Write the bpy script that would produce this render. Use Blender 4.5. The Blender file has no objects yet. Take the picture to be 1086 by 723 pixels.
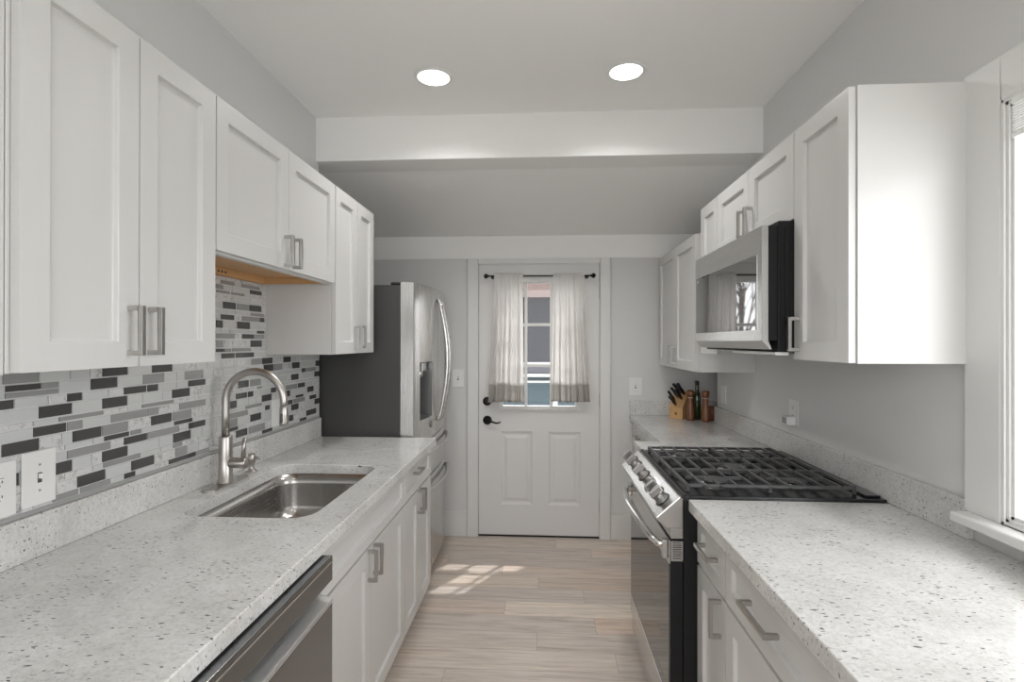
import bpy, bmesh, math, random
from mathutils import Vector, Matrix
PI = math.pi
S = bpy.context.scene
COL = S.collection

# ------------------------------------------------------------------ camera, world, light, exposure
cam_d = bpy.data.cameras.new('camera')
cam_d.sensor_width = 36.0
cam_d.lens = 549.39 / 1086 * 36
cam_d.clip_start = 0.02
cam_o = bpy.data.objects.new('camera', cam_d)
COL.objects.link(cam_o)
_yaw, _pitch, _roll = 0.0587, 0.0021, -0.0013
cam_o.matrix_world = (Matrix.Translation((0, 0, 1.444)) @ Matrix.Rotation(_yaw, 4, 'Z')
                      @ Matrix.Rotation(PI / 2 + _pitch, 4, 'X') @ Matrix.Rotation(-_roll, 4, 'Z'))
S.camera = cam_o
S.view_settings.view_transform = 'Standard'
S.view_settings.look = 'None'
S.view_settings.gamma = 1
S.view_settings.use_curve_mapping = False
S.view_settings.exposure = -0.07
S.cycles.diffuse_bounces = 8
S.cycles.max_bounces = 14

W = bpy.data.worlds.new('overcast_sky')
S.world = W
W.use_nodes = True
_bg = W.node_tree.nodes['Background']
_bg.inputs[0].default_value = (0.97, 0.985, 1.0, 1)
_bg.inputs[1].default_value = 3.2

def area(name, loc, rot, sx, sy, power, color=(1, 1, 1)):
    d = bpy.data.lights.new(name, 'AREA')
    d.shape = 'RECTANGLE'; d.size = sx; d.size_y = sy; d.energy = power; d.color = color
    o = bpy.data.objects.new(name, d); COL.objects.link(o)
    o.location = loc; o.rotation_euler = rot
    return o
# daylight through the side window, plus an unseen fill lamp added behind the photographer
area('daylight_side_window', (1.33, 0.78, 1.52), (0, PI / 2, 0), 1.0, 1.15, 12, (0.97, 0.985, 1))
area('added_rear_fill', (-0.05, -1.75, 1.35), (PI / 2, 0, 0), 2.2, 2.1, 12, (1, 1, 1))
sun_d = bpy.data.lights.new('sun', 'SUN')
sun_d.energy = 3.2; sun_d.angle = 0.02; sun_d.color = (1, 0.98, 0.95)
sun_o = bpy.data.objects.new('sun', sun_d); COL.objects.link(sun_o)
sun_o.rotation_euler = Vector((-0.46, -0.71, -1.42)).to_track_quat('-Z', 'Y').to_euler()
LAMP_POWER = 38

# ------------------------------------------------------------------ helpers
def org(o):
    v = Vector((0, 0, 0))
    while o is not None:
        v += o.location; o = o.parent
    return v
def tag(o, label=None, cat=None, group=None, kind=None):
    if label: o['label'] = label
    if cat: o['category'] = cat
    if group: o['group'] = group
    if kind: o['kind'] = kind
    return o
def thing(name, label, cat, loc, group=None):
    o = bpy.data.objects.new(name, None); COL.objects.link(o)
    o.location = loc; o.empty_display_size = 0.1
    return tag(o, label, cat, group)

class MB:
    """collects shapes, given in world coordinates, for ONE mesh object"""
    def __init__(s): s.v = []; s.f = []; s.m = []; s.sm = []
    def add(s, vs, fs, mi=0, smooth=False):
        b = len(s.v); s.v += [tuple(v) for v in vs]
        for f in fs: s.f.append([b + i for i in f]); s.m.append(mi); s.sm.append(smooth)
        return s
    def box(s, x0, x1, y0, y1, z0, z1, mi=0):
        x0, x1 = sorted((x0, x1)); y0, y1 = sorted((y0, y1)); z0, z1 = sorted((z0, z1))
        vs = [(x, y, z) for z in (z0, z1) for y in (y0, y1) for x in (x0, x1)]
        return s.add(vs, [(0, 2, 3, 1), (4, 5, 7, 6), (0, 1, 5, 4), (2, 6, 7, 3), (0, 4, 6, 2), (1, 3, 7, 5)], mi)
    def obox(s, c, ax, ay, az, mi=0):
        c, ax, ay, az = Vector(c), Vector(ax), Vector(ay), Vector(az)
        vs = [c + i * ax + j * ay + k * az for k in (-1, 1) for j in (-1, 1) for i in (-1, 1)]
        return s.add(vs, [(0, 2, 3, 1), (4, 5, 7, 6), (0, 1, 5, 4), (2, 6, 7, 3), (0, 4, 6, 2), (1, 3, 7, 5)], mi)
    def prism(s, poly, d, mi=0, smooth=False):
        """poly: 3D points of a planar outline; d: extrusion vector"""
        n = len(poly); d = Vector(d)
        vs = [Vector(p) for p in poly] + [Vector(p) + d for p in poly]
        s.add(vs, [tuple(range(n))[::-1], tuple(range(n, 2 * n))], mi)
        return s.add(vs, [(i, (i + 1) % n, n + (i + 1) % n, n + i) for i in range(n)], mi, smooth)
    def tube(s, pts, r, n=12, mi=0, cap=True, flat=1.0):
        pts = [Vector(p) for p in pts]; k = len(pts)
        rr = r if isinstance(r, (list, tuple)) else [r] * k
        T = []
        for i in range(k):
            a = pts[max(i - 1, 0)]; b = pts[min(i + 1, k - 1)]
            T.append((b - a).normalized())
        up = Vector((0, 0, 1)) if abs(T[0].z) < .9 else Vector((1, 0, 0))
        u = T[0].cross(up).normalized(); vs = []
        for i in range(k):
            u = (u - T[i] * u.dot(T[i])).normalized(); w = T[i].cross(u)
            for j in range(n):
                a = 2 * PI * j / n
                vs.append(pts[i] + (u * math.cos(a) + w * math.sin(a) * flat) * rr[i])
        fs = [(i * n + j, i * n + (j + 1) % n, (i + 1) * n + (j + 1) % n, (i + 1) * n + j)
              for i in range(k - 1) for j in range(n)]
        s.add(vs, fs, mi, True)
        if cap:
            s.add(vs[:n], [tuple(range(n))[::-1]], mi); s.add(vs[-n:], [tuple(range(n))], mi)
        return s
    def lathe(s, c, prof, n=28, axis=(0, 0, 1), mi=0, smooth=True):
        """prof: (radius, height) along axis from point c"""
        c = Vector(c); A = Vector(axis).normalized()
        u = A.orthogonal().normalized(); w = A.cross(u); vs = []
        for r, h in prof:
            for j in range(n):
                a = 2 * PI * j / n
                vs.append(c + A * h + (u * math.cos(a) + w * math.sin(a)) * max(r, 1e-5))
        fs = [(i * n + j, i * n + (j + 1) % n, (i + 1) * n + (j + 1) % n, (i + 1) * n + j)
              for i in range(len(prof) - 1) for j in range(n)]
        s.add(vs, fs, mi, smooth)
        s.add(vs[:n], [tuple(range(n))[::-1]], mi)
        return s.add(vs[-n:], [tuple(range(n))], mi)
    def slab(s, O, U, V, w, h, t, feats=(), mi=0):
        """panel with its front face at O + uU + vV, thickness t backwards; feats: (u0,u1,v0,v1,rings|None)
        rings: list of (inset, depth); None cuts right through"""
        O, U, V = Vector(O), Vector(U), Vector(V); N = U.cross(V)
        P = lambda u, v, d=0: O + U * u + V * v - N * d
        us = sorted({0, w} | {f[0] for f in feats} | {f[1] for f in feats})
        vv = sorted({0, h} | {f[2] for f in feats} | {f[3] for f in feats})
        for i in range(len(us) - 1):
            for j in range(len(vv) - 1):
                a, b, c, d = us[i], us[i + 1], vv[j], vv[j + 1]; cu, cv = (a + b) / 2, (c + d) / 2
                hit = [f for f in feats if f[0] < cu < f[1] and f[2] < cv < f[3]]
                if not hit: s.add([P(a, c), P(b, c), P(b, d), P(a, d)], [(0, 1, 2, 3)], mi)
                if not [f for f in hit if f[4] is None]:
                    s.add([P(a, c, t), P(a, d, t), P(b, d, t), P(b, c, t)], [(0, 1, 2, 3)], mi)
        for u0, u1, v0, v1, rings in feats:
            L = [[P(u0, v0), P(u1, v0), P(u1, v1), P(u0, v1)]]
            if rings is None: L.append([P(u0, v0, t), P(u1, v0, t), P(u1, v1, t), P(u0, v1, t)])
            else:
                for k, d in rings: L.append([P(u0 + k, v0 + k, d), P(u1 - k, v0 + k, d), P(u1 - k, v1 - k, d), P(u0 + k, v1 - k, d)])
            for a, b in zip(L, L[1:]):
                s.add(a + b, [(i, (i + 1) % 4, 4 + (i + 1) % 4, 4 + i) for i in range(4)], mi)
            if rings is not None: s.add(L[-1], [(0, 1, 2, 3)], mi)
        c0 = [P(0, 0), P(w, 0), P(w, h), P(0, h)]; c1 = [P(0, 0, t), P(w, 0, t), P(w, h, t), P(0, h, t)]
        return s.add(c0 + c1, [(4 + i, 4 + (i + 1) % 4, (i + 1) % 4, i) for i in range(4)], mi)
    def build(s, name, mats, parent=None, bevel=0, seg=2, weld=True, auto=None, label=None):
        me = bpy.data.meshes.new(name)
        o = bpy.data.objects.new(name, me); COL.objects.link(o)
        if parent is not None: o.parent = parent; off = org(parent)
        else:
            xs = [v[0] for v in s.v]; ys = [v[1] for v in s.v]; zs = [v[2] for v in s.v]
            off = Vector(((min(xs) + max(xs)) / 2, (min(ys) + max(ys)) / 2, min(zs))); o.location = off
        me.from_pydata([tuple(Vector(v) - off) for v in s.v], [], s.f)
        for m in (mats if isinstance(mats, (list, tuple)) else [mats]): me.materials.append(m)
        me.polygons.foreach_set('material_index', s.m)
        me.polygons.foreach_set('use_smooth', s.sm)
        if weld:
            bm = bmesh.new(); bm.from_mesh(me)
            bmesh.ops.remove_doubles(bm, verts=bm.verts, dist=1e-5)
            bmesh.ops.recalc_face_normals(bm, faces=bm.faces)
            bm.to_mesh(me); bm.free()
        me.update()
        if bevel:
            b = o.modifiers.new('bevel', 'BEVEL'); b.width = bevel; b.segments = seg
            b.limit_method = 'ANGLE'; b.angle_limit = math.radians(40)
            b.harden_normals = False
        if label: o['label'] = label
        return o

# ------------------------------------------------------------------ materials
def mat(name, col=(0.8, 0.8, 0.8), rough=0.5, metal=0.0, **kw):
    m = bpy.data.materials.new(name); m.use_nodes = True
    p = m.node_tree.nodes['Principled BSDF']
    p.inputs['Base Color'].default_value = (*col, 1)
    p.inputs['Roughness'].default_value = rough; p.inputs['Metallic'].default_value = metal
    for k, v in kw.items(): p.inputs[k.replace('_', ' ')].default_value = v
    return m
class NT:
    def __init__(s, m): s.t = m.node_tree; s.p = s.t.nodes['Principled BSDF']
    def n(s, typ, **kw):
        x = s.t.nodes.new(typ)
        for k, v in kw.items():
            if k in ('ins',):
                for a, b in v.items(): x.inputs[a].default_value = b
            else: setattr(x, k, v)
        return x
    def l(s, a, b): s.t.links.new(a, b)
    def coords(s, scale=(1, 1, 1), rot=(0, 0, 0)):
        g = s.n('ShaderNodeNewGeometry'); mp = s.n('ShaderNodeMapping')
        mp.inputs['Scale'].default_value = scale; mp.inputs['Rotation'].default_value = rot
        s.l(g.outputs['Position'], mp.inputs['Vector']); return mp.outputs[0]
    def noise(s, vec, scale, detail=3, rough=.5, dist=0):
        x = s.n('ShaderNodeTexNoise'); s.l(vec, x.inputs['Vector'])
        x.inputs['Scale'].default_value = scale; x.inputs['Detail'].default_value = detail
        x.inputs['Roughness'].default_value = rough; x.inputs['Distortion'].default_value = dist
        return x.outputs['Fac']
    def ramp(s, fac, stops, interp='LINEAR'):
        r = s.n('ShaderNodeValToRGB'); s.l(fac, r.inputs[0]); r.color_ramp.interpolation = interp
        e = r.color_ramp.elements
        while len(e) < len(stops): e.new(0.5)
        for el, (p, c) in zip(e, stops):
            el.position = p; el.color = (*c, 1) if not isinstance(c, (int, float)) else (c, c, c, 1)
        return r.outputs[0]
    def mix(s, fac, a, b, blend='MIX'):
        x = s.n('ShaderNodeMix', data_type='RGBA', blend_type=blend)
        for i, v in ((0, fac), (6, a), (7, b)):
            if hasattr(v, 'is_linked'): s.l(v, x.inputs[i])
            elif isinstance(v, (int, float)): x.inputs[i].default_value = v
            else: x.inputs[i].default_value = (*v, 1)
        return x.outputs[2]
    def math(s, op, a, b=0.0):
        x = s.n('ShaderNodeMath', operation=op)
        for i, v in ((0, a), (1, b)):
            if hasattr(v, 'is_linked'): s.l(v, x.inputs[i])
            else: x.inputs[i].default_value = v
        return x.outputs[0]
    def bump(s, h, strength=.2, dist=.01):
        b = s.n('ShaderNodeBump'); b.inputs['Strength'].default_value = strength; b.inputs['Distance'].default_value = dist
        s.l(h, b.inputs['Height']); s.l(b.outputs[0], s.p.inputs['Normal'])

def paint(name, col, rough, bump=.04, scale=120):
    m = mat(name, col, rough); q = NT(m); c = q.coords()
    v = q.noise(c, 1.6, 2)
    q.l(q.mix(v, tuple(x * .985 for x in col), tuple(min(1, x * 1.015) for x in col)), q.p.inputs['Base Color'])
    q.bump(q.noise(c, scale, 2), bump, .002)
    return m
M = {}
M['wall'] = paint('wall_grey_paint', (0.675, 0.675, 0.668), .42, .15, 60)
M['ceiling'] = paint('ceiling_paint', (0.90, 0.896, 0.886), .6, .15, 40)
M['trim'] = paint('trim_white_paint', (0.72, 0.718, 0.705), .35)
M['cab'] = paint('cabinet_white_lacquer', (0.64, 0.635, 0.622), .33, .02)
M['door'] = paint('door_white_paint', (0.70, 0.697, 0.687), .38)
M['dark_gap'] = mat('shadow_board', (0.05, 0.05, 0.05), .8)
M['plastic'] = mat('white_plastic', (0.80, 0.80, 0.79), .35)
M['black'] = mat('black_enamel', (0.012, 0.012, 0.014), .22)
M['black_matte'] = mat('black_textured_steel', (0.009, 0.009, 0.010), .55, Specular_IOR_Level=.3)
M['iron'] = mat('cast_iron', (0.075, 0.075, 0.077), .33)
M['bronze'] = mat('oil_rubbed_bronze', (0.018, 0.016, 0.015), .35, .6)
M['knifeplastic'] = mat('black_handle_plastic', (0.012, 0.012, 0.016), .3)
M['slot'] = mat('dark_slot', (0.08, 0.08, 0.08), .6)

def brushed(name, col, rough, axis, metal=1.0, amp=.08):
    m = mat(name, col, rough, metal); q = NT(m)
    sc = [700, 700, 700]; sc[axis] = 4
    v = q.noise(q.coords(tuple(sc)), 1, 2)
    q.l(q.math('ADD', q.math('MULTIPLY', v, amp), rough - amp / 2), q.p.inputs['Roughness'])
    return m
M['steel_y'] = brushed('stainless_steel', (0.62, 0.615, 0.60), .26, 1)
M['steel_z'] = brushed('stainless_steel_vertical', (0.62, 0.61, 0.595), .27, 2)
M['steel_dark'] = brushed('dishwasher_steel', (0.27, 0.275, 0.28), .24, 1)
M['nickel'] = mat('brushed_nickel', (0.48, 0.455, 0.43), .33, 1.0)
M['pull'] = mat('satin_nickel_pull', (0.50, 0.485, 0.465), .3, 1.0)
M['knob'] = mat('dark_steel_knob', (.33, .32, .31), .3, 1.0)
M['ledge'] = mat('satin_ledge_steel', (.62, .62, .615), .42, .85)
M['sink'] = brushed('sink_steel', (0.48, 0.465, 0.445), .26, 1)
M['chrome'] = mat('bright_steel', (0.8, 0.8, 0.79), .14, 1.0)
M['fridge_side'] = paint('fridge_dark_grey_side', (0.052, 0.051, 0.050), .5, .3, 500)

def glass(name, tint=(1, 1, 1), refl=1.0):
    m = bpy.data.materials.new(name); m.use_nodes = True; t = m.node_tree; t.nodes.clear()
    o = t.nodes.new('ShaderNodeOutputMaterial'); a = t.nodes.new('ShaderNodeBsdfTransparent'); b = t.nodes.new('ShaderNodeBsdfGlossy')
    f = t.nodes.new('ShaderNodeMapRange'); lw = t.nodes.new('ShaderNodeLayerWeight'); pw = t.nodes.new('ShaderNodeMath'); x = t.nodes.new('ShaderNodeMixShader')
    lw.inputs[0].default_value = .5; pw.operation = 'POWER'; pw.inputs[1].default_value = 4
    t.links.new(lw.outputs['Facing'], pw.inputs[0]); t.links.new(pw.outputs[0], f.inputs[0])
    f.inputs[3].default_value = .03; f.inputs[4].default_value = .5
    a.inputs[0].default_value = (*tint, 1); b.inputs['Roughness'].default_value = 0.02
    t.links.new(f.outputs[0], x.inputs[0]); t.links.new(a.outputs[0], x.inputs[1]); t.links.new(b.outputs[0], x.inputs[2])
    t.links.new(x.outputs[0], o.inputs[0]); return m
M['glass'] = glass('clear_window_glass')

# granite
def granite():
    m = mat('white_granite', rough=.12); q = NT(m)
    c = q.coords(); cs = q.coords((.75, 2.1, 1.5), (0, 0, -.45))
    warp = q.noise(c, 9, 4, .6)
    base = q.ramp(q.noise(c, 5, 5, .65, .4), [(.3, (.56, .555, .54)), (.5, (.64, .635, .62)), (.72, (.71, .71, .70))])
    fine = q.ramp(q.noise(c, 110, 4, .7), [(.32, (.84, .835, .825)), (.55, (1, 1, 1)), (.75, (1.05, 1.05, 1.05))])
    col = q.mix(1.0, base, fine, 'MULTIPLY')
    flk = q.ramp(q.noise(cs, 55, 3, .6, .6), [(.60, 0), (.68, 1)])
    col = q.mix(q.math('MULTIPLY', flk, .38), col, (.36, .355, .35))
    # small dark mineral flecks gathered in patches
    def flecks(scale, r, lo, hi, vec):
        v = q.n('ShaderNodeTexVoronoi'); v.inputs['Scale'].default_value = scale
        w = q.n('ShaderNodeVectorMath', operation='ADD'); nz = q.n('ShaderNodeTexNoise'); nz.inputs['Scale'].default_value = 70
        sc_ = q.n('ShaderNodeVectorMath', operation='SCALE'); sc_.inputs['Scale'].default_value = .018
        q.l(vec, nz.inputs['Vector']); q.l(nz.outputs['Color'], sc_.inputs[0]); q.l(vec, w.inputs[0]); q.l(sc_.outputs[0], w.inputs[1])
        q.l(w.outputs[0], v.inputs['Vector'])
        dot = q.math('LESS_THAN', v.outputs['Distance'], r)
        sel = q.n('ShaderNodeSeparateColor'); q.l(v.outputs['Color'], sel.inputs[0])
        patch = q.ramp(q.noise(c, 6.5, 3, .6), [(lo, 0), (hi, 1)])
        return q.math('MULTIPLY', dot, q.math('LESS_THAN', sel.outputs[0], q.math('MULTIPLY', patch, .62)))
    f1 = flecks(64, .24, .34, .70, cs); f2 = flecks(42, .17, .42, .85, cs); f3 = flecks(120, .30, .30, .75, cs)
    col = q.mix(q.math('MULTIPLY', f3, .4), col, (.22, .215, .21))
    col = q.mix(q.math('MULTIPLY', f1, .8), col, (.085, .08, .08))
    col = q.mix(q.math('MULTIPLY', f2, .9), col, (.05, .045, .05))
    q.l(col, q.p.inputs['Base Color'])
    return m
M['granite'] = granite()

# floor planks, running across the room
def floor_mat():
    m = mat('greige_vinyl_plank', rough=.32); q = NT(m); c = q.coords()
    sp = q.n('ShaderNodeSeparateXYZ'); q.l(c, sp.inputs[0]); RW, PL = .152, 1.22
    yr = q.math('DIVIDE', sp.outputs[1], RW); row = q.math('FLOOR', yr)
    wn = q.n('ShaderNodeTexWhiteNoise', noise_dimensions='1D'); q.l(row, wn.inputs['W'])
    xr = q.math('ADD', q.math('DIVIDE', sp.outputs[0], PL), q.math('MULTIPLY', wn.outputs['Value'], 7.0)); idx = q.math('FLOOR', xr)
    wn2 = q.n('ShaderNodeTexWhiteNoise', noise_dimensions='1D'); q.l(q.math('ADD', q.math('MULTIPLY', row, 17.31), q.math('MULTIPLY', idx, 3.77)), wn2.inputs['W'])
    rnd = wn2.outputs['Value']
    ey = q.math('MULTIPLY', q.math('MINIMUM', q.math('FRACT', yr), q.math('SUBTRACT', 1.0, q.math('FRACT', yr))), RW)
    ex = q.math('MULTIPLY', q.math('MINIMUM', q.math('FRACT', xr), q.math('SUBTRACT', 1.0, q.math('FRACT', xr))), PL)
    seam = q.math('LESS_THAN', q.math('MINIMUM', ex, ey), .0011)
    tone = q.ramp(rnd, [(0, (.48, .37, .285)), (.25, (.64, .54, .44)), (.5, (.52, .455, .40)), (.75, (.62, .49, .39)), (1, (.68, .59, .49))])
    off = q.n('ShaderNodeCombineXYZ'); q.l(q.math('MULTIPLY', rnd, 37), off.inputs[0]); q.l(q.math('MULTIPLY', rnd, 11), off.inputs[2])
    mp = q.n('ShaderNodeVectorMath', operation='ADD'); q.l(q.coords((1.6, 26, 1)), mp.inputs[0]); q.l(off.outputs[0], mp.inputs[1])
    g = q.noise(mp.outputs[0], 2.2, 6, .62, .5)
    gr = q.ramp(g, [(.25, (.56, .51, .48)), (.5, (1.06, 1.05, 1.05)), (.76, (1.32, 1.34, 1.38))])
    col = q.mix(1.0, tone, gr, 'MULTIPLY')
    mp2 = q.n('ShaderNodeVectorMath', operation='ADD'); q.l(q.coords((1.1, 5, 1)), mp2.inputs[0]); q.l(off.outputs[0], mp2.inputs[1])
    cl = q.ramp(q.noise(mp2.outputs[0], 1.6, 4, .6, .3), [(.35, 0), (.68, 1)])
    col = q.mix(q.math('MULTIPLY', cl, .40), col, (.62, .585, .56))
    col = q.mix(seam, col, (.34, .29, .25))
    q.l(col, q.p.inputs['Base Color'])
    q.bump(q.math('SUBTRACT', g, q.math('MULTIPLY', seam, 2)), .12, .002)
    return m
M['floor'] = floor_mat()

def wood(name, c1, c2, scale=(30, 30, 3), rough=.4):
    m = mat(name, rough=rough); q = NT(m)
    g = q.noise(q.coords(scale), 1.5, 5, .6, .8)
    q.l(q.ramp(g, [(.3, c1), (.7, c2)]), q.p.inputs['Base Color']); return m
M['maple'] = wood('natural_maple_ply', (.60, .36, .17), (.70, .44, .22), (3, 3, 30), .5)
M['blockwood'] = wood('beech_wood', (.58, .34, .15), (.70, .43, .20))
M['mill'] = wood('reddish_mill_wood', (.16, .055, .025), (.30, .12, .055), rough=.25)
M['millring'] = mat('pale_ring', (.6, .55, .5), .3, .5)
M['bottle'] = mat('dark_green_bottle_glass', (.035, .05, .012), .06, 0, Coat_Weight=.5)
M['bottletop'] = mat('bottle_top', (.02, .02, .02), .3)
M['tile_d'] = mat('charcoal_glass_tile', (.075, .073, .072), .13)
M['tile_m'] = mat('grey_glass_tile', (.31, .31, .305), .12)
M['tile_l'] = mat('pale_glass_tile', (.60, .61, .605), .10)
def marble():
    m = mat('marble_tile', rough=.18); q = NT(m)
    q.l(q.ramp(q.noise(q.coords(), 38, 6, .7, 1.6), [(.36, (.36, .36, .36)), (.47, (.66, .655, .65)), (.8, (.72, .72, .715))]), q.p.inputs['Base Color'])
    return m
M['tile_s'] = marble()
M['grout'] = mat('light_grout', (.66, .66, .65), .8)
M['trimstrip'] = mat('grey_edge_strip', (.36, .36, .355), .3)
def cloth(name, col, trans):
    m = bpy.data.materials.new(name); m.use_nodes = True; t = m.node_tree; p = t.nodes['Principled BSDF']
    p.inputs['Base Color'].default_value = (*col, 1); p.inputs['Roughness'].default_value = .9
    tr = t.nodes.new('ShaderNodeBsdfTranslucent'); tr.inputs[0].default_value = (*trans, 1)
    x = t.nodes.new('ShaderNodeMixShader'); x.inputs[0].default_value = .62
    o = t.nodes['Material Output']
    t.links.new(p.outputs[0], x.inputs[1]); t.links.new(tr.outputs[0], x.inputs[2]); t.links.new(x.outputs[0], o.inputs[0])
    q = NT(m); w = q.noise(q.coords((1, 1, .25)), 500, 2); q.bump(w, .25, .001)
    return m
M['curtain'] = cloth('cream_sheer_linen', (.88, .87, .86), (.95, .935, .92))
M['hem'] = cloth('cream_linen_double_hem', (.74, .72, .69), (.60, .58, .55))
M['emit'] = bpy.data.materials.new('led_disc'); M['emit'].use_nodes = True
_p = M['emit'].node_tree.nodes['Principled BSDF']; _p.inputs['Emission Color'].default_value = (1, .98, .95, 1); _p.inputs['Emission Strength'].default_value = 6
M['mwglass'] = mat('black_mirror_glass', (.012, .012, .013), .03, 0, Specular_IOR_Level=1.0, IOR=2.6)
M['ovenglass'] = mat('smoked_oven_glass', (.03, .03, .03), .05, 0, IOR=2.2)

# ------------------------------------------------------------------ room shell
XL, XR, YB, YR = -1.259, 1.165, 3.84, -1.7
ZC = 2.688
def struct(name, mb, m, bevel=0, parent=None, **kw):
    o = mb.build(name, m, parent, bevel, **kw)
    if parent is None: o['kind'] = 'structure'
    return o
struct('floor', MB().box(-2.2, 2.2, -2.2, 4.0, -.1, 0), M['floor'])
c = MB().box(XL - .2, XR + .2, YR - .2, 2.81, ZC, ZC + .1)
struct('ceiling', c, M['ceiling'])
struct('ceiling_rear', MB().prism([(-2.0, 3.0045, 2.450), (-2.0, YB + .1, 2.207), (-2.0, YB + .1, 2.6), (-2.0, 3.0045, 2.6)], (3.6, 0, 0)), M['ceiling'])
struct('trim_5', MB().box(-1.52, 1.4, 3.832, 3.8398, 2.0627, 2.232), M['ceiling'])
struct('beam', MB().box(XL - .2, XR + .2, 2.81, 3.004, 2.447, 2.8), M['ceiling'], .004)
struct('wall_left', MB().box(XL - .1, XL, YR, 2.845, 0, ZC), M['wall'])
struct('wall_left_rear', MB().box(-1.62, -1.52, 2.846, YB, 0, 2.5).box(-1.52, XL - .1, 2.80, 2.846, 0, 2.5), M['wall'])
# right wall with the side window opening
WY0, WY1, WZ0, WZ1 = 0.20, 1.365, .99, 2.05
struct('wall_right', MB().box(XR, XR + .1, WY1, 3.53, 0, ZC).box(XR, XR + .1, YR, WY0, 0, ZC)
       .box(XR, XR + .1, WY0, WY1, 0, WZ0).box(XR, XR + .1, WY0, WY1, WZ1, ZC), M['wall'])
struct('wall_right_rear', MB().box(XR + .1, 1.5, 3.43, 3.53, 0, 2.5).box(1.4, 1.5, 3.53, YB, 0, 2.5), M['wall'])
# back wall with door opening
DX0, DX1, DZ1 = -.487, .433, 2.034
struct('wall_back', MB().box(-1.62, DX0, YB, YB + .12, 0, 2.5).box(DX1, 1.5, YB, YB + .12, 0, 2.5).box(DX0, DX1, YB, YB + .12, DZ1, 2.5), M['wall'])
# behind the photographer: unseen wall, its wide opening added to let fill light in
struct('wall_rear', MB().box(XL - .1, -1.15, YR - .1, YR, 0, ZC).box(1.05, XR + .1, YR - .1, YR, 0, ZC).box(-1.15, 1.05, YR - .1, YR, 2.4, ZC).box(-1.15, 1.05, YR - .1, YR, 0, .3), M['wall'])

# door casing, threshold, baseboards
for nm, mb in (('trim_1', MB().box(-.556, DX0 + .012, 3.815, 3.84, 0.0, 2.0625).box(DX0 + .012, DX0 + .001, 3.84, 3.95, 0, 2.03)),
               ('trim_2', MB().box(DX1 - .012, .497, 3.815, 3.84, 0.0, 2.0625).box(DX1 - .001, DX1 - .012, 3.84, 3.95, 0, 2.03)),
               ('trim_3', MB().box(DX0 + .0125, DX1 - .0125, 3.815, 3.84, 2.022, 2.0625))):
    struct(nm, mb, M['trim'], .004)
struct('trim_4', MB().box(DX0 + .012, DX1 - .012, 3.845, 3.96, 0.0, .012), M['bronze'])
struct('baseboard_left', MB().box(-1.5, -.557, 3.824, 3.8395, 0, .185), M['trim'], .003)
struct('baseboard_right', MB().box(.498, .70, 3.824, 3.8395, 0, .185), M['trim'], .003)

# side window: casing, stool, frame, blind, glass
w1 = MB().box(1.143, XR, WY1, 1.478, .99, 2.165).box(1.143, XR, .09, WY0, .99, 2.165).box(1.143, XR, WY0, WY1, WZ1, 2.165)
win = struct('window_1', w1, M['trim'], .004)
stl = MB().box(1.098, XR + .05, .05, 1.470, .964, .991)
stl.build('window_sill', M['trim'], win, .006)
fr = MB()
for i, (x, d) in enumerate(((1.1445, .009), (1.1500, .017), (1.1555, .025))):
    x1 = x + .0056
    fr.box(x, x1, WY1 - d, WY1 - .0005, .992, WZ1 - .0005).box(x, x1, WY0 + .0005, WY0 + d, .992, WZ1 - .0005)
    fr.box(x, x1, WY0 + .0005, WY1 - .0005, WZ1 - d, WZ1 - .0005).box(x, x1, WY0 + .0005, WY1 - .0005, .992, .992 + d)
fr.build('window_frame', M['trim'], win, .0015)
MB().box(1.1575, 1.1595, WY0 + .024, WY1 - .024, 1.016, 2.026).build('window_glass', M['glass'], win)
bl = thing('window_blind', 'white horizontal blind pulled up to the top of the bright side window', 'blind', (1.15, .78, 1.97))
b = MB()
for k in range(11): b.box(1.1460, 1.1550, WY0 + .030, WY1 - .027, 1.958 + k * .0062, 1.9612 + k * .0062)
b.build('slats', M['plastic'], bl, .0006, 1)
MB().box(1.1455, 1.1550, WY0 + .030, WY1 - .027, 2.027, 2.0450).build('head_rail', M['plastic'], bl, .001, 1)
MB().box(1.1455, 1.1550, WY0 + .030, WY1 - .027, 1.945, 1.9565).build('bottom_rail', M['plastic'], bl, .001, 1)

# entry door
dn = struct('door_1', MB().slab((DX0 + .0145, 3.848, .013), (1, 0, 0), (0, 0, 1), DX1 - DX0 - .029, 2.008, .044,
    [(.172, .716, .957, 1.872, None),
     (.160, .400, .222, .768, [(.018, .009), (.030, .009), (.050, .002)]),
     (.516, .756, .222, .768, [(.018, .009), (.030, .009), (.050, .002)])]), M['door'], .002)
dx = DX0 + .0145
o_ = MB()
fx0, fx1, fz0, fz1 = -.322, .272, .942, 1.914
yy = 3.826
for (a, b_, c_, d_) in ((fx0, fx1, fz0, fz0 + .030), (fx0, fx1, fz1 - .030, fz1), (fx0, fx0 + .03, fz0 + .0303, fz1 - .0303), (fx1 - .03, fx1, fz0 + .0303, fz1 - .0303)):
    o_.box(a, b_, yy, 3.8475, c_, d_)
df = o_.build('window_frame', M['trim'], dn, .003)
o_ = MB()
iw0, iw1, iz0, iz1 = fx0 + .03, fx1 - .03, fz0 + .03, fz1 - .03
for k in (1, 2):
    xx = (-.122, .066)[k - 1]; o_.box(xx - .011, xx + .011, 3.834, 3.858, iz0, iz1)
    zz = (1.270, 1.572)[k - 1]; o_.box(iw0, iw1, 3.8353, 3.8567, zz - .011, zz + .011)
o_.build('window_grille', M['trim'], dn, .002)
MB().box(iw0 + .0, iw1 - .0, 3.862, 3.866, iz0, iz1).build('window_glass', M['glass'], dn)
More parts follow.
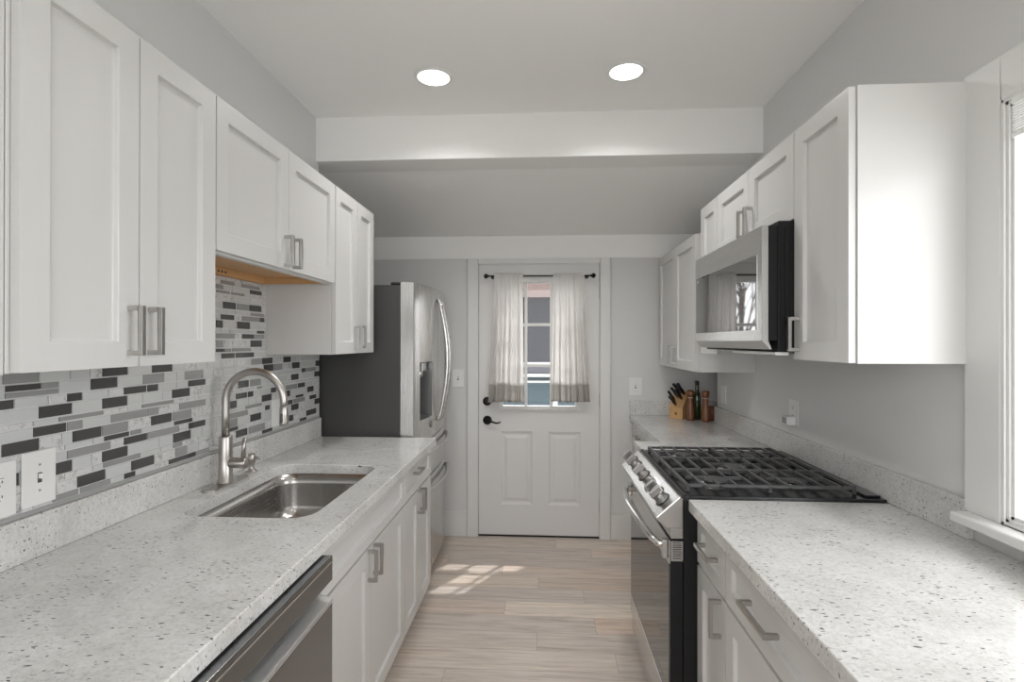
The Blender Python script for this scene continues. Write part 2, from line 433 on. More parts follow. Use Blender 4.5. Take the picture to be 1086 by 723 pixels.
for zz in (fz0 + .015, fz1 - .015):
    for xx in (-.25, -.025, .2): MB().lathe((xx, 3.8262, zz), [(.0035, 0), (.003, .001)], 10, (0, -1, 0)).build('screw_cover', M['pull'], df)
o_ = MB().lathe((-.411, 3.848, 1.003), [(.031, 0), (.033, .004), (.031, .014), (.022, .018), (.008, .019)], 28, (0, -1, 0))
o_.obox((-.411, 3.825, 1.003), (.005, 0, 0), (0, .007, 0), (0, 0, .014))
o_.build('deadbolt', M['bronze'], dn, label='black round deadbolt')
o_ = MB().lathe((-.409, 3.848, .862), [(.031, 0), (.034, .004), (.031, .012), (.014, .016), (.011, .044), (.005, .046)], 28, (0, -1, 0))
o_.tube([(-.409, 3.806, .862), (-.385, 3.803, .861), (-.36, 3.801, .853), (-.338, 3.801, .846), (-.318, 3.803, .850), (-.305, 3.806, .856)], [.010, .008, .007, .0065, .006, .004], 12)
o_.build('door_handle', M['bronze'], dn, label='black lever handle')
o_ = MB().box(-.486, -.4745, 3.8455, 3.848, .84, .90)
o_.build('latch_plate', M['bronze'], dn)
for zz in (1.81, 1.02, .245):
    MB().tube([(DX1 - .010, 3.8405, zz - .05), (DX1 - .010, 3.8405, zz + .05)], .007, 10).build('hinge', M['pull'], dn, label='steel hinge')

# ------------------------------------------------------------------ curtains and rod on the door
rod = thing('curtain_rod', 'thin black curtain rod with ball finials across the entry door', 'curtain rod', (-.03, 3.77, 1.915))
MB().tube([(-.39, 3.772, 1.926), (.345, 3.772, 1.926)], .0055, 12).build('rod', M['bronze'], rod)
for sx, x in ((-1, -.39), (1, .345)):
    MB().lathe((x, 3.772, 1.926), [(.006, 0), (.009, .004), (.008, .008), (.016, .014), (.019, .024), (.014, .034), (.004, .040)], 18, (sx, 0, 0)).build('finial', M['bronze'], rod)
    MB().tube([(x - sx * .02, 3.772, 1.926), (x - sx * .02, 3.8465, 1.926)], .005, 8).lathe((x - sx * .02, 3.8475, 1.926), [(.014, 0), (.012, .004)], 16, (0, -1, 0)).build('bracket', M['bronze'], rod)
def curtain(name, xa_top, xb_top, xa_bot, xb_bot, zb, label, seed, dark):
    rnd = random.Random(seed); ph = [rnd.uniform(0, 6.28) for _ in range(6)]
    N, Kz = 150, 46
    def pt(i, k):
        s_ = i / N; t = k / Kz; z = 1.945 + (zb - 1.945) * t
        a = xa_top + (xa_bot - xa_top) * t ** 1.3; b = xb_top + (xb_bot - xb_top) * t ** 1.3
        amp = .005 + .015 * min(1, t * 1.6)
        g = max(0, 1 - abs(t - .02) / .06)
        y = 3.772 - .007 + amp * (math.sin(s_ * 2 * PI * 6.5 + ph[0] + .5 * math.sin(t * 3 + ph[1])) * .75 + .4 * math.sin(s_ * 2 * PI * 11 + ph[2] + t))
        y += .0035 * g * math.sin(s_ * 2 * PI * 24 + ph[3])
        y -= .004
        x = a + (b - a) * (s_ + .018 * math.sin(s_ * 2 * PI * 6.5 + ph[4]) * t)
        z += .003 * math.sin(s_ * 40 + ph[5]) * (1 if k == 0 else 0) + (.004 * math.sin(s_ * 9 + ph[4]) if k > 38 else 0)
        return (x, min(max(y, 3.735), 3.800 if t > .3 else 3.7645), z)
    vs = [pt(i, k) for k in range(Kz + 1) for i in range(N + 1)]
    def fs(k0, k1): return [(k * (N + 1) + i, k * (N + 1) + i + 1, (k + 1) * (N + 1) + i + 1, (k + 1) * (N + 1) + i) for k in range(k0, k1) for i in range(N)]
    root = thing(name, label, 'curtain', ((xa_top + xb_top) / 2, 3.765, zb), 'sheer curtains on the door')
    kh = 40
    for nm, k0, k1, m in (('cloth', 0, kh, M['curtain']), ('hem', kh, Kz, M['hem'])):
        mb = MB(); mb.add(vs, fs(k0, k1), 0, True)
        o = mb.build(nm, m, root)
        bm = bmesh.new(); bm.from_mesh(o.data); bmesh.ops.delete(bm, geom=[v for v in bm.verts if not v.link_faces], context='VERTS'); bm.to_mesh(o.data); bm.free()
        sd = o.modifiers.new('thickness', 'SOLIDIFY'); sd.thickness = .0012; sd.offset = 0
    return root
curtain('curtain', -.352, -.142, -.392, -.135, 1.008, 'cream sheer curtain panel covering the left side of the door window', 3, 0)
curtain('curtain', .078, .300, .060, .347, 1.012, 'cream sheer curtain panel covering the right side of the door window', 8, 0)

# ------------------------------------------------------------------ cabinet kit
def shaker(mb_name, root, side, x, y0, y1, z0, z1, rail=.057, label=None, name='door', flat=False):
    """door/drawer front; side +1: faces +X (left run), -1: faces -X (right run); x = front plane"""
    g = .0015
    y0 += g; y1 -= g; z0 += g; z1 -= g
    w, h = y1 - y0, z1 - z0
    feats = [(rail, w - rail, rail, h - rail, [(.002, .012)])] if not flat else []
    if side > 0: mb = MB().slab((x, y0, z0), (0, 1, 0), (0, 0, 1), w, h, .019, feats)
    else: mb = MB().slab((x, y1, z0), (0, -1, 0), (0, 0, 1), w, h, .019, feats)
    o = mb.build(name, M['cab'], root, .0018, 2)
    if label: o['label'] = label
    return o
def pull(parent, side, x, y, z, L=.112, vert=True):
    """flat square bar pull; x = face it is fixed to"""
    s = side; a = .0055
    mb = MB()
    if vert:
        mb.box(x + s * .026, x + s * .036, y - .006, y + .006, z - L / 2, z + L / 2)
        for zz in (z - L / 2 + a, z + L / 2 - a): mb.box(x, x + s * .026, y - .006, y + .006, zz - a, zz + a)
    else:
        mb.box(x + s * .026, x + s * .036, y - L / 2, y + L / 2, z - .006, z + .006)
        for q in (y - L / 2 + a, y + L / 2 - a): mb.box(x, x + s * .026, q - a, q + a, z - .006, z + .006)
    return mb.build('handle', M['pull'], parent, .0008, 1)
def carcass(root, side, xb, xf, y0, y1, z0, z1, name='body', m=None):
    g = .0006
    return MB().box(xb, xf, y0 + g, y1 - g, z0, z1).build(name, m or M['cab'], root, .001, 1)

# ---- left wall cabinets
XF = -.930; XD = XF - .0195; WB = XL + .001
ZU, ZT = 1.386, 2.150
GL = 'white wall cabinets on the left'
r = thing('wall_cabinet', 'white wall cabinet at the left edge of the picture, only its frame showing', 'cabinet', (-1.1, .45, ZU), GL)
carcass(r, 1, WB, XD - .001, .06, .862, ZU - .002, ZT)
d = shaker('', r, 1, XF, .10, .76, ZU, ZT); pull(d, 1, XF, .14, ZU + .078)
r = thing('wall_cabinet', 'tall white two-door wall cabinet nearest on the left, above the light switch', 'cabinet', (-1.1, 1.14, ZU), GL)
carcass(r, 1, WB, XD - .001, .863, 1.424, ZU, ZT)
d = shaker('', r, 1, XF, .869, 1.144, ZU, ZT); pull(d, 1, XF, 1.115, ZU + .083)
d = shaker('', r, 1, XF, 1.144, 1.424, ZU, ZT); pull(d, 1, XF, 1.174, ZU + .083)
# short one above the sink, open wood coloured underside
r = thing('wall_cabinet', 'short white two-door wall cabinet above the sink with a bare wood underside', 'cabinet', (-1.1, 1.85, 1.70), GL)
za = 1.700
MB().box(WB, XD - .001, 1.4255, 1.444, za, ZT).box(WB, XD - .001, 2.262, 2.2785, za, ZT).box(WB, XD - .001, 1.444, 2.262, ZT - .018, ZT)\
    .box(XD - .021, XD - .001, 1.444, 2.262, za, za + .035).build('body', M['cab'], r, .001, 1)
MB().box(WB, XD - .0212, 1.4445, 2.2615, za + .032, za + .045).box(WB, WB + .012, 1.4445, 2.2615, za + .002, za + .032)\
    .box(WB + .012, XD - .0215, 2.252, 2.2615, za + .002, za + .0318).box(WB + .012, XD - .0215, 1.4445, 1.454, za + .002, za + .0318).build('bottom_panel', M['maple'], r, label='bare maple underside panel')
o_ = MB()
for k in range(3): o_.lathe((WB + .0121, 1.925 + .022 * k, za + .017), [(.005, 0), (.005, .0006)], 12, (1, 0, 0))
o_.build('peg_hole', M['dark_gap'], r)
d = shaker('', r, 1, XF, 1.427, 1.851, za + .006, ZT); pull(d, 1, XF, 1.820, za + .072)
d = shaker('', r, 1, XF, 1.851, 2.276, za + .006, ZT); pull(d, 1, XF, 1.882, za + .072)
r = thing('wall_cabinet', 'tall white two-door wall cabinet on the left next to the refrigerator', 'cabinet', (-1.1, 2.55, ZU), GL)
carcass(r, 1, WB, XD - .001, 2.2795, 2.8085, ZU, ZT)
d = shaker('', r, 1, XF, 2.282, 2.556, ZU, ZT); pull(d, 1, XF, 2.526, ZU + .083)
d = shaker('', r, 1, XF, 2.556, 2.8085, ZU, ZT); pull(d, 1, XF, 2.586, ZU + .083)

# ---- right wall cabinets
XG = .840; XE = XG + .0195; WC = XR - .001
GR = 'white wall cabinets on the right'
r = thing('wall_cabinet', 'white single-door wall cabinet nearest on the right, its broad blank side facing the window', 'cabinet', (1.0, 1.63, ZU), GR)
carcass(r, -1, XE + .001, WC, 1.469, 1.7845, ZU, ZT)
d = shaker('', r, -1, XG, 1.474, 1.7845, ZU, ZT); pull(d, -1, XG, 1.752, ZU + .085)
r = thing('wall_cabinet', 'short white two-door wall cabinet directly above the microwave', 'cabinet', (1.0, 2.17, 1.856), GR)
carcass(r, -1, XE + .001, WC, 1.785, 2.5475, 1.856, ZT)
d = shaker('', r, -1, XG, 1.787, 2.167, 1.857, ZT); pull(d, -1, XG, 2.135, 1.857 + .075)
d = shaker('', r, -1, XG, 2.167, 2.547, 1.857, ZT); pull(d, -1, XG, 2.199, 1.857 + .075)
r = thing('wall_cabinet', 'narrow full-height white wall cabinet just beyond the microwave', 'cabinet', (1.0, 2.7, ZU), GR)
carcass(r, -1, XE + .001, WC, 2.5482, 2.8085, ZU, ZT)
d = shaker('', r, -1, XG, 2.549, 2.8085, ZU, ZT); pull(d, -1, XG, 2.585, ZU + .085)
r = thing('wall_cabinet', 'lower-hung white two-door wall cabinet at the far right corner above the knife block', 'cabinet', (1.0, 3.4, 1.283), GR)
carcass(r, -1, XE + .001, WC, 2.905, 3.80, 1.278, 2.045)
d = shaker('', r, -1, XG, 2.910, 3.350, 1.280, 2.045); pull(d, -1, XG, 3.318, 1.283 + .083)
d = shaker('', r, -1, XG, 3.350, 3.792, 1.280, 2.045); pull(d, -1, XG, 3.382, 1.283 + .083)

# ---- left base cabinets and dishwasher
BF = -.617; BD = BF - .0195; ZK, ZB = .105, .8725
GB = 'white base cabinets on the left'
def base(root, side, xback, xdoor, y0, y1):
    s = side
    carcass(root, side, xback, xdoor, y0, y1, ZK, ZB)
    MB().box(xback, xdoor - s * .06, y0 + .001, y1 - .001, 0, ZK - .0005).build('toe_kick', M['cab'], root)
r = thing('base_cabinet', 'white base cabinet with three drawers nearest on the left, beside the dishwasher', 'cabinet', (-.9, .5, 0), GB)
base(r, 1, -1.237, BD - .001, .10, .760)
for a, b in ((.115, .37), (.37, .63), (.63, .865)):
    d = shaker('', r, 1, BF, .105, .758, a, b, name='drawer'); pull(d, 1, BF, .43, (a + b) / 2, vert=False)
r = thing('base_cabinet', 'white two-door sink base cabinet with a blank panel under the sink', 'cabinet', (-.9, 1.83, 0), GB)
g = .0006
MB().box(-1.237, BD - .001, 1.378, 2.294, ZK, .66).box(-.655, BD - .001, 1.378, 2.294, .66, ZB).box(-1.237, -1.16, 1.378, 2.294, .66, ZB).build('body', M['cab'], r, .001, 1)
MB().box(-1.237, BD - .06, 1.379, 2.293, 0, ZK - .0005).build('toe_kick', M['cab'], r)
shaker('', r, 1, BF, 1.382, 2.292, .715, .866, rail=.038, name='front_panel')
d = shaker('', r, 1, BF, 1.382, 1.836, .113, .708); pull(d, 1, BF, 1.806, .650)
d = shaker('', r, 1, BF, 1.836, 2.292, .113, .708); pull(d, 1, BF, 1.868, .650)
r = thing('base_cabinet', 'white base cabinet at the far left with one drawer over two doors, beside the refrigerator', 'cabinet', (-.9, 2.57, 0), GB)
base(r, 1, -1.237, BD - .001, 2.295, 2.842)
d = shaker('', r, 1, BF, 2.296, 2.840, .715, .866, rail=.038, name='drawer'); pull(d, 1, BF, 2.500, .815, vert=False)
d = shaker('', r, 1, BF, 2.296, 2.568, .113, .708); pull(d, 1, BF, 2.540, .650)
d = shaker('', r, 1, BF, 2.568, 2.840, .113, .708); pull(d, 1, BF, 2.597, .650)

dw = thing('dishwasher', 'stainless steel dishwasher with a pocket handle under the left countertop', 'dishwasher', (-.9, 1.07, 0))
MB().box(-1.22, -.625, .765, 1.374, .10, .868).build('body', M['black_matte'], dw)
P = [(-.624, .868), (-.5655, .868), (-.5655, .802), (-.618, .790), (-.618, .752), (-.5655, .740), (-.5655, .115), (-.624, .115)]
MB().prism([(x, .768, z) for x, z in P], (0, .603, 0)).build('door', M['steel_dark'], dw, .002, 2, label='dark stainless door')
P = [(-.6175, .7660), (-.5650, .7520), (-.5648, .7405), (-.6175, .7525)]
MB().prism([(x, .7685, z) for x, z in P], (0, .602, 0)).build('handle_ledge', M['ledge'], dw)
MB().box(-.5655, -.5640, .769, 1.3705, .852, .856).build('trim_line', M['chrome'], dw)
MB().box(-1.20, -.66, .77, 1.37, 0, .098).build('toe_kick', M['black_matte'], dw)

# ---- right base cabinets
RF = .522; RE = RF + .0195
GD = 'white base cabinets on the right'
r = thing('base_cabinet', 'narrow white base cabinet with one drawer and one door, right beside the stove', 'cabinet', (.84, 1.65, 0), GD)
base(r, -1, WC - .02, RE + .001, 1.514, 1.783)
d = shaker('', r, -1, RF, 1.515, 1.782, .706, .866, rail=.045, name='drawer'); pull(d, -1, RF, 1.640, .793, vert=False, L=.125)
d = shaker('', r, -1, RF, 1.515, 1.782, .113, .698); pull(d, -1, RF, 1.548, .636)
r = thing('base_cabinet', 'wide white base cabinet in the right foreground with a long-handled drawer over a door', 'cabinet', (.84, 1.2, 0), GD)
base(r, -1, WC - .02, RE + .001, .90, 1.5135)
d = shaker('', r, -1, RF, .902, 1.512, .706, .866, rail=.045, name='drawer'); pull(d, -1, RF, 1.255, .793, vert=False, L=.16)
d = shaker('', r, -1, RF, .902, 1.512, .113, .698); pull(d, -1, RF, .94, .636)
r = thing('base_cabinet', 'white base cabinet below the window at the bottom right corner, mostly out of frame', 'cabinet', (.84, .5, 0), GD)
base(r, -1, WC - .02, RE + .001, .10, .8995)
d = shaker('', r, -1, RF, .102, .898, .706, .866, rail=.045, name='drawer'); pull(d, -1, RF, .5, .793, vert=False, L=.16)
for a, b, hy in ((.102, .5, .46), (.5, .898, .54)):
    d = shaker('', r, -1, RF, a, b, .113, .698); pull(d, -1, RF, hy, .636)
r = thing('base_cabinet', 'slim white base cabinet between the far side of the stove and the set-back counter', 'cabinet', (.84, 2.68, 0), GD)
base(r, -1, WC - .02, RE + .001, 2.56, 2.806)
d = shaker('', r, -1, RF, 2.562, 2.805, .706, .866, rail=.045, name='drawer')
d = shaker('', r, -1, RF, 2.562, 2.805, .113, .698)
r = thing('base_cabinet', 'set-back white base cabinet in the far right corner by the entry door', 'cabinet', (.9, 3.3, 0), GD)
base(r, -1, WC - .02, .6725, 2.8065, 3.80)
MB().box(.655, .672, 3.786, 3.8235, .0, ZB).build('filler_strip', M['cab'], r)
d = shaker('', r, -1, .652, 3.30, 3.785, .706, .866, rail=.045, name='drawer'); pull(d, -1, .652, 3.54, .80, vert=False)
d = shaker('', r, -1, .652, 2.81, 3.30, .706, .866, rail=.045, name='drawer'); pull(d, -1, .652, 3.05, .80, vert=False)
d = shaker('', r, -1, .652, 3.30, 3.785, .113, .698); pull(d, -1, .652, 3.34, .636)
d = shaker('', r, -1, .652, 2.81, 3.30, .113, .698); pull(d, -1, .652, 3.26, .636)

# ------------------------------------------------------------------ countertops
def plate(outer, holes, z0, z1):
    """flat slab from outlines (lists of xy); returns MB"""
    bm = bmesh.new(); loops = []
    for lp in [outer] + holes:
        vs = [bm.verts.new((x, y, z1)) for x, y in lp]; loops.append(vs)
        for i in range(len(vs)): bm.edges.new((vs[i], vs[(i + 1) % len(vs)]))
    bmesh.ops.triangle_fill(bm, use_beauty=True, edges=bm.edges[:])
    bm.verts.index_update()
    mb = MB(); vt = [tuple(v.co) for v in bm.verts]
    fs = [tuple(v.index for v in f.verts) for f in bm.faces]
    mb.add(vt, fs); mb.add([(x, y, z0) for x, y, _ in vt], [f[::-1] for f in fs])
    for vs in loops:
        idx = [v.index for v in vs]; n = len(idx)
        a = [vt[i] for i in idx]; b = [(x, y, z0) for x, y, _ in a]
        mb.add(a + b, [(i, (i + 1) % n, n + (i + 1) % n, n + i) for i in range(n)])
    bm.free(); return mb
def rrect(x0, x1, y0, y1, r, n=6):
    out = []
    for cx, cy, a0 in ((x1 - r, y1 - r, 0), (x0 + r, y1 - r, 90), (x0 + r, y0 + r, 180), (x1 - r, y0 + r, 270)):
        for k in range(n + 1):
            a = math.radians(a0 + 90 * k / n); out.append((cx + r * math.cos(a), cy + r * math.sin(a)))
    return out
SX0, SX1, SY0, SY1 = -1.125, -.700, 1.520, 2.190
o = plate([(-1.2575, .0), (-.587, .0), (-.587, 2.845), (-1.2575, 2.845)], [rrect(SX0, SX1, SY0, SY1, .075, 8)], .873, .913).build('countertop', M['granite'], None, .003, 2)
tag(o, 'speckled white granite countertop on the left with the sink cut into it', 'countertop', 'granite countertops')
o = MB().box(.494, 1.1635, .0, 1.7855, .873, .913).build('countertop', M['granite'], None, .003, 2)
tag(o, 'speckled white granite countertop in the right foreground below the window', 'countertop', 'granite countertops')
o = plate([(.494, 2.556), (1.1635, 2.556), (1.1635, 3.532), (1.35, 3.532), (1.35, 3.839), (.636, 3.839), (.636, 2.816), (.494, 2.816)], [], .873, .913).build('countertop', M['granite'], None, .003, 2)
tag(o, 'stepped speckled granite countertop beyond the stove holding the knife block', 'countertop', 'granite countertops')
o = MB().box(-1.2575, -1.239, .0, 2.845, .9135, 1.0185).build('stone_backsplash', M['granite'], None, .0015, 1)
tag(o, 'low granite upstand along the left counter under the mosaic tiles', 'backsplash', 'granite upstands')
o = MB().box(1.1435, 1.1635, 1.470, 3.529, .9135, 1.0185).build('stone_backsplash', M['granite'], None, .0015, 1)
tag(o, 'long granite upstand along the right wall behind the stove', 'backsplash', 'granite upstands')
o = MB().box(.636, 1.35, 3.820, 3.8385, .9135, 1.0185).build('stone_backsplash', M['granite'], None, .0015, 1)
tag(o, 'short granite upstand on the back wall behind the knife block', 'backsplash', 'granite upstands')

# ------------------------------------------------------------------ mosaic tiles on the left wall
TILE_ROWS = [
    (1.032, 1.047, [(1.257, 1.329, 'M'), (1.336, 1.431, 'M'), (1.484, 1.524, 'D'), (1.669, 1.804, 'D'), (1.811, 1.875, 'M'), (2.249, 2.334, 'D'), (2.609, 2.683, 'D')]),
    (1.050, 1.079, [(1.327, 1.414, 'D'), (1.511, 1.602, 'D'), (1.7, 1.756, 'M'), (2.051, 2.132, 'D'), (2.144, 2.269, 'M'), (2.495, 2.538, 'D'), (2.683, 2.802, 'D')]),
    (1.083, 1.097, [(1.41, 1.543, 'M'), (1.69, 1.73, 'M'), (1.994, 2.063, 'D')]),
    (1.100, 1.130, [(1.158, 1.169, 'D'), (1.254, 1.308, 'D'), (1.406, 1.494, 'D'), (1.69, 1.775, 'D'), (1.996, 2.058, 'M'), (2.155, 2.238, 'D'), (2.518, 2.594, 'D'), (2.782, 2.84, 'D')]),
    (1.134, 1.155, [(1.297, 1.431, 'M'), (1.483, 1.571, 'D'), (1.576, 1.715, 'M'), (1.767, 1.856, 'D'), (2.013, 2.134, 'M'), (2.274, 2.311, 'D'), (2.482, 2.531, 'D'), (2.545, 2.664, 'M'), (2.721, 2.801, 'D')]),
    (1.159, 1.172, [(1.413, 1.5, 'D'), (1.508, 1.548, 'M'), (1.695, 1.784, 'D'), (2.119, 2.244, 'M'), (2.565, 2.645, 'D')]),
    (1.175, 1.204, [(1.131, 1.218, 'D'), (1.313, 1.401, 'D'), (1.406, 1.494, 'M'), (1.591, 1.681, 'D'), (1.688, 1.777, 'M'), (1.998, 2.053, 'D'), (2.246, 2.327, 'D'), (2.465, 2.504, 'D'), (2.694, 2.768, 'D')]),
    (1.208, 1.231, [(1.206, 1.292, 'D'), (1.297, 1.339, 'M'), (1.436, 1.571, 'M'), (1.576, 1.619, 'M'), (1.719, 1.855, 'M'), (2.05, 2.128, 'D'), (2.138, 2.175, 'D'), (2.324, 2.369, 'D'), (2.464, 2.579, 'M'), (2.589, 2.664, 'D')]),
    (1.236, 1.247, [(1.273, 1.407, 'M'), (1.552, 1.688, 'M'), (2.209, 2.244, 'M')]),
    (1.252, 1.281, [(1.22, 1.307, 'D'), (1.406, 1.492, 'D'), (1.685, 1.77, 'D'), (2.065, 2.141, 'D'), (2.155, 2.235, 'M'), (2.517, 2.593, 'D'), (2.779, 2.839, 'D')]),
    (1.285, 1.306, [(1.126, 1.156, 'D'), (1.297, 1.338, 'D'), (1.482, 1.568, 'D'), (1.575, 1.617, 'D'), (1.764, 1.855, 'D'), (2.629, 2.666, 'D'), (2.669, 2.796, 'M')]),
    (1.310, 1.340, [(1.138, 1.269, 'M'), (1.368, 1.455, 'D'), (1.556, 1.644, 'M'), (1.746, 1.84, 'M'), (2.262, 2.341, 'D'), (2.345, 2.426, 'M'), (2.526, 2.604, 'D'), (2.795, 2.843, 'D')]),
    (1.344, 1.371, [(1.133, 1.218, 'M'), (1.406, 1.493, 'D'), (1.594, 1.682, 'D'), (2.162, 2.24, 'M'), (2.248, 2.335, 'D'), (2.438, 2.51, 'D')]),
    (1.378, 1.398, [(1.953, 2.039, 'D'), (2.05, 2.18, 'D')]),
    (1.404, 1.417, [(1.919, 1.97, 'D'), (1.974, 2.017, 'M'), (2.026, 2.157, 'M')]),
    (1.422, 1.450, [(1.919, 1.963, 'M'), (2.155, 2.242, 'D')]),
    (1.457, 1.476, [(1.919, 2.037, 'M'), (2.092, 2.178, 'D'), (2.182, 2.264, 'M')]),
    (1.480, 1.492, [(2.206, 2.265, 'D')]),
    (1.498, 1.527, [(1.919, 1.959, 'D'), (2.058, 2.148, 'D')]),
    (1.532, 1.551, [(1.948, 2.034, 'D'), (2.092, 2.226, 'M'), (2.229, 2.263, 'D')]),
    (1.556, 1.568, [(2.156, 2.261, 'M')]),
    (1.576, 1.602, [(1.962, 2.047, 'D'), (2.056, 2.143, 'M'), (2.149, 2.237, 'D')]),
    (1.606, 1.630, []),
    (1.634, 1.645, [(1.92, 2.007, 'M'), (2.02, 2.104, 'M')]),
    (1.649, 1.667, [(1.918, 1.962, 'M'), (2.151, 2.241, 'D')]),
    (1.671, 1.685, [(1.948, 2.033, 'M'), (2.088, 2.223, 'M')]),
    (1.688, 1.699, []),
]
rng = random.Random(5)
tb = MB()
def tile(y0, y1, z0, z1, mi):
    tb.box(-1.2545, -1.2505 + rng.uniform(-.0002, .0002), y0, y1, z0, z1, mi)
for z0, z1, fixed in TILE_ROWS:
    ya, yb = (.02, 2.841) if z0 < 1.384 else (1.428, 2.279)
    fixed = [(max(a, ya), min(b, yb), t) for a, b, t in fixed if b > ya + .01 and a < yb - .01]
    left_end = 1.12 if z0 < 1.384 else 1.90
    y = ya; segs = []
    if ya < left_end:
        while y < left_end - .02:
            w_ = rng.choice([.04, .085, .085, .128]); e = min(y + w_, left_end)
            segs.append((y, e - .0028, rng.choice('DMMLSLSL'))); y = e
    cur = left_end if ya < left_end else ya
    if segs: cur = segs[-1][1] + .0028
    for a, b, t in sorted(fixed) + [(yb + .0028, yb + .0028, None)]:
        while a - cur > .012:
            w_ = rng.choice([.085, .085, .128, .06]); e = cur + w_
            if a - e < .03: e = a
            segs.append((cur, min(e, a) - .0028, rng.choice('LLLSLSA'))); cur = min(e, a)
        if t: segs.append((max(a, cur), b, t)); cur = b + .0028
    for a, b, t in segs:
        if b - a > .004: tile(a, b, z0, 1.3225 if (z0, a) == (1.310, 1.138) else z1, {'D': 1, 'M': 2, 'L': 3, 'S': 4, 'A': 4}[t])
tile(1.139, 1.224, 1.3255, 1.340, 1); tile(1.228, 1.269, 1.3255, 1.340, 2)
ts = thing('tile_backsplash', 'mosaic backsplash of white, grey and charcoal glass and marble tiles on the left wall', 'backsplash', (-1.2575, 1.8, 1.02))
MB().box(-1.2585, -1.2535, .0, 2.845, 1.0195, 1.3845).box(-1.2585, -1.2535, 1.426, 2.278, 1.385, 1.6995).build('grout', M['grout'], ts)
tb.build('tiles', [M['grout'], M['tile_d'], M['tile_m'], M['tile_l'], M['tile_s']], ts, weld=False)
MB().box(-1.2535, -1.2495, .0, 2.844, 1.0195, 1.0295).build('edge_strip', M['trimstrip'], ts)

# ------------------------------------------------------------------ sink and faucet
sk = thing('kitchen_sink', 'undermount stainless steel sink set in the left countertop', 'sink', (-.91, 1.855, .70))
mb = MB(); rings = []
for ins, z, rr in ((-.018, .8725, .08), (.002, .8725, .075), (.005, .83, .075), (.012, .74, .075), (.020, .712, .075), (.040, .694, .07), (.075, .688, .06), (.15, .684, .04)):
    rings.append([(x, y, z) for x, y in rrect(SX0 + ins, SX1 - ins, SY0 + ins, SY1 - ins, rr, 8)])
n = len(rings[0])
allv = [p for R_ in rings for p in R_]
mb.add(allv, [(i * n + j, i * n + (j + 1) % n, (i + 1) * n + (j + 1) % n, (i + 1) * n + j) for i in range(len(rings) - 1) for j in range(n)], 0, True)
mb.add(rings[-1], [tuple(range(n))], 0, True)
ob = mb.build('basin', M['sink'], sk)
sd = ob.modifiers.new('thickness', 'SOLIDIFY'); sd.thickness = .0015; sd.offset = -1
MB().lathe((-.912, 1.855, .6855), [(.055, 0), (.055, .003), (.042, .002), (.034, -.001), (.010, -.001), (.010, .004), (.004, .006)], 28).build('drain', M['chrome'], sk)

fc = thing('faucet', 'brushed nickel gooseneck kitchen faucet behind the sink', 'faucet', (-1.178, 1.87, .9135))
FX, FY = -1.180, 1.868
def stadium(cx, cy, hw, hl, n=12):
    out = []
    for k in range(n + 1):
        a = PI * k / n; out.append((cx + hw * math.cos(a), cy + hl - hw + hw * math.sin(a)))
    for k in range(n + 1):
        a = PI + PI * k / n; out.append((cx + hw * math.cos(a), cy - hl + hw + hw * math.sin(a)))
    return out
plate(stadium(FX, FY + .004, .029, .120), [], .9136, .9200).build('deck_plate', M['nickel'], fc, .0025, 2)
MB().lathe((FX, FY, .9202), [(.029, 0), (.029, .004), (.0245, .008), (.0238, .09), (.0238, .168), (.022, .172), (.016, .173)], 32).build('body', M['nickel'], fc)
pts = [(FX, FY, 1.092), (FX, FY, 1.17), (FX, FY, 1.215)]
R0 = .1115
for k in range(1, 25):
    a = PI - PI * k / 24; pts.append((FX + R0 + R0 * math.cos(a), FY, 1.222 + R0 * math.sin(a)))
pts.append((FX + 2 * R0 + .001, FY, 1.20))
MB().tube(pts, .0138, 20).build('neck', M['nickel'], fc)
MB().lathe((FX + 2 * R0 + .001, FY, 1.205), [(.0135, 0), (.0155, -.003), (.0160, -.03), (.0170, -.062), (.0160, -.070), (.010, -.071)], 28).build('spray_head', M['nickel'], fc)
MB().box(FX + 2 * R0 - .003, FX + 2 * R0 + .005, FY - .0225, FY - .015, 1.145, 1.180).build('spray_button', M['slot'], fc, .002)
mb = MB().lathe((FX + .02, FY, .993), [(.019, 0), (.0195, .005), (.0195, .058), (.017, .062), (.006, .063)], 28, (1, 0, 0))
hd = mb.build('handle_hub', M['nickel'], fc)
MB().tube([(FX + .068, FY, 1.008), (FX + .070, FY, 1.05), (FX + .074, FY, 1.085)], [.0085, .0080, .0070], 14).build('lever', M['nickel'], hd)
sp = thing('soap_dispenser', 'small brushed nickel soap pump beside the faucet', 'soap dispenser', (-1.186, 2.05, .9135))
MB().lathe((-1.186, 2.052, .9136), [(.022, 0), (.022, .004), (.012, .008), (.010, .03), (.0145, .034), (.0145, .07), (.011, .074), (.003, .075)], 24).build('pump', M['nickel'], sp)
MB().tube([(-1.186, 2.052, .968), (-1.162, 2.052, .971), (-1.150, 2.052, .966)], [.007, .0055, .005], 12).build('nozzle', M['nickel'], sp)

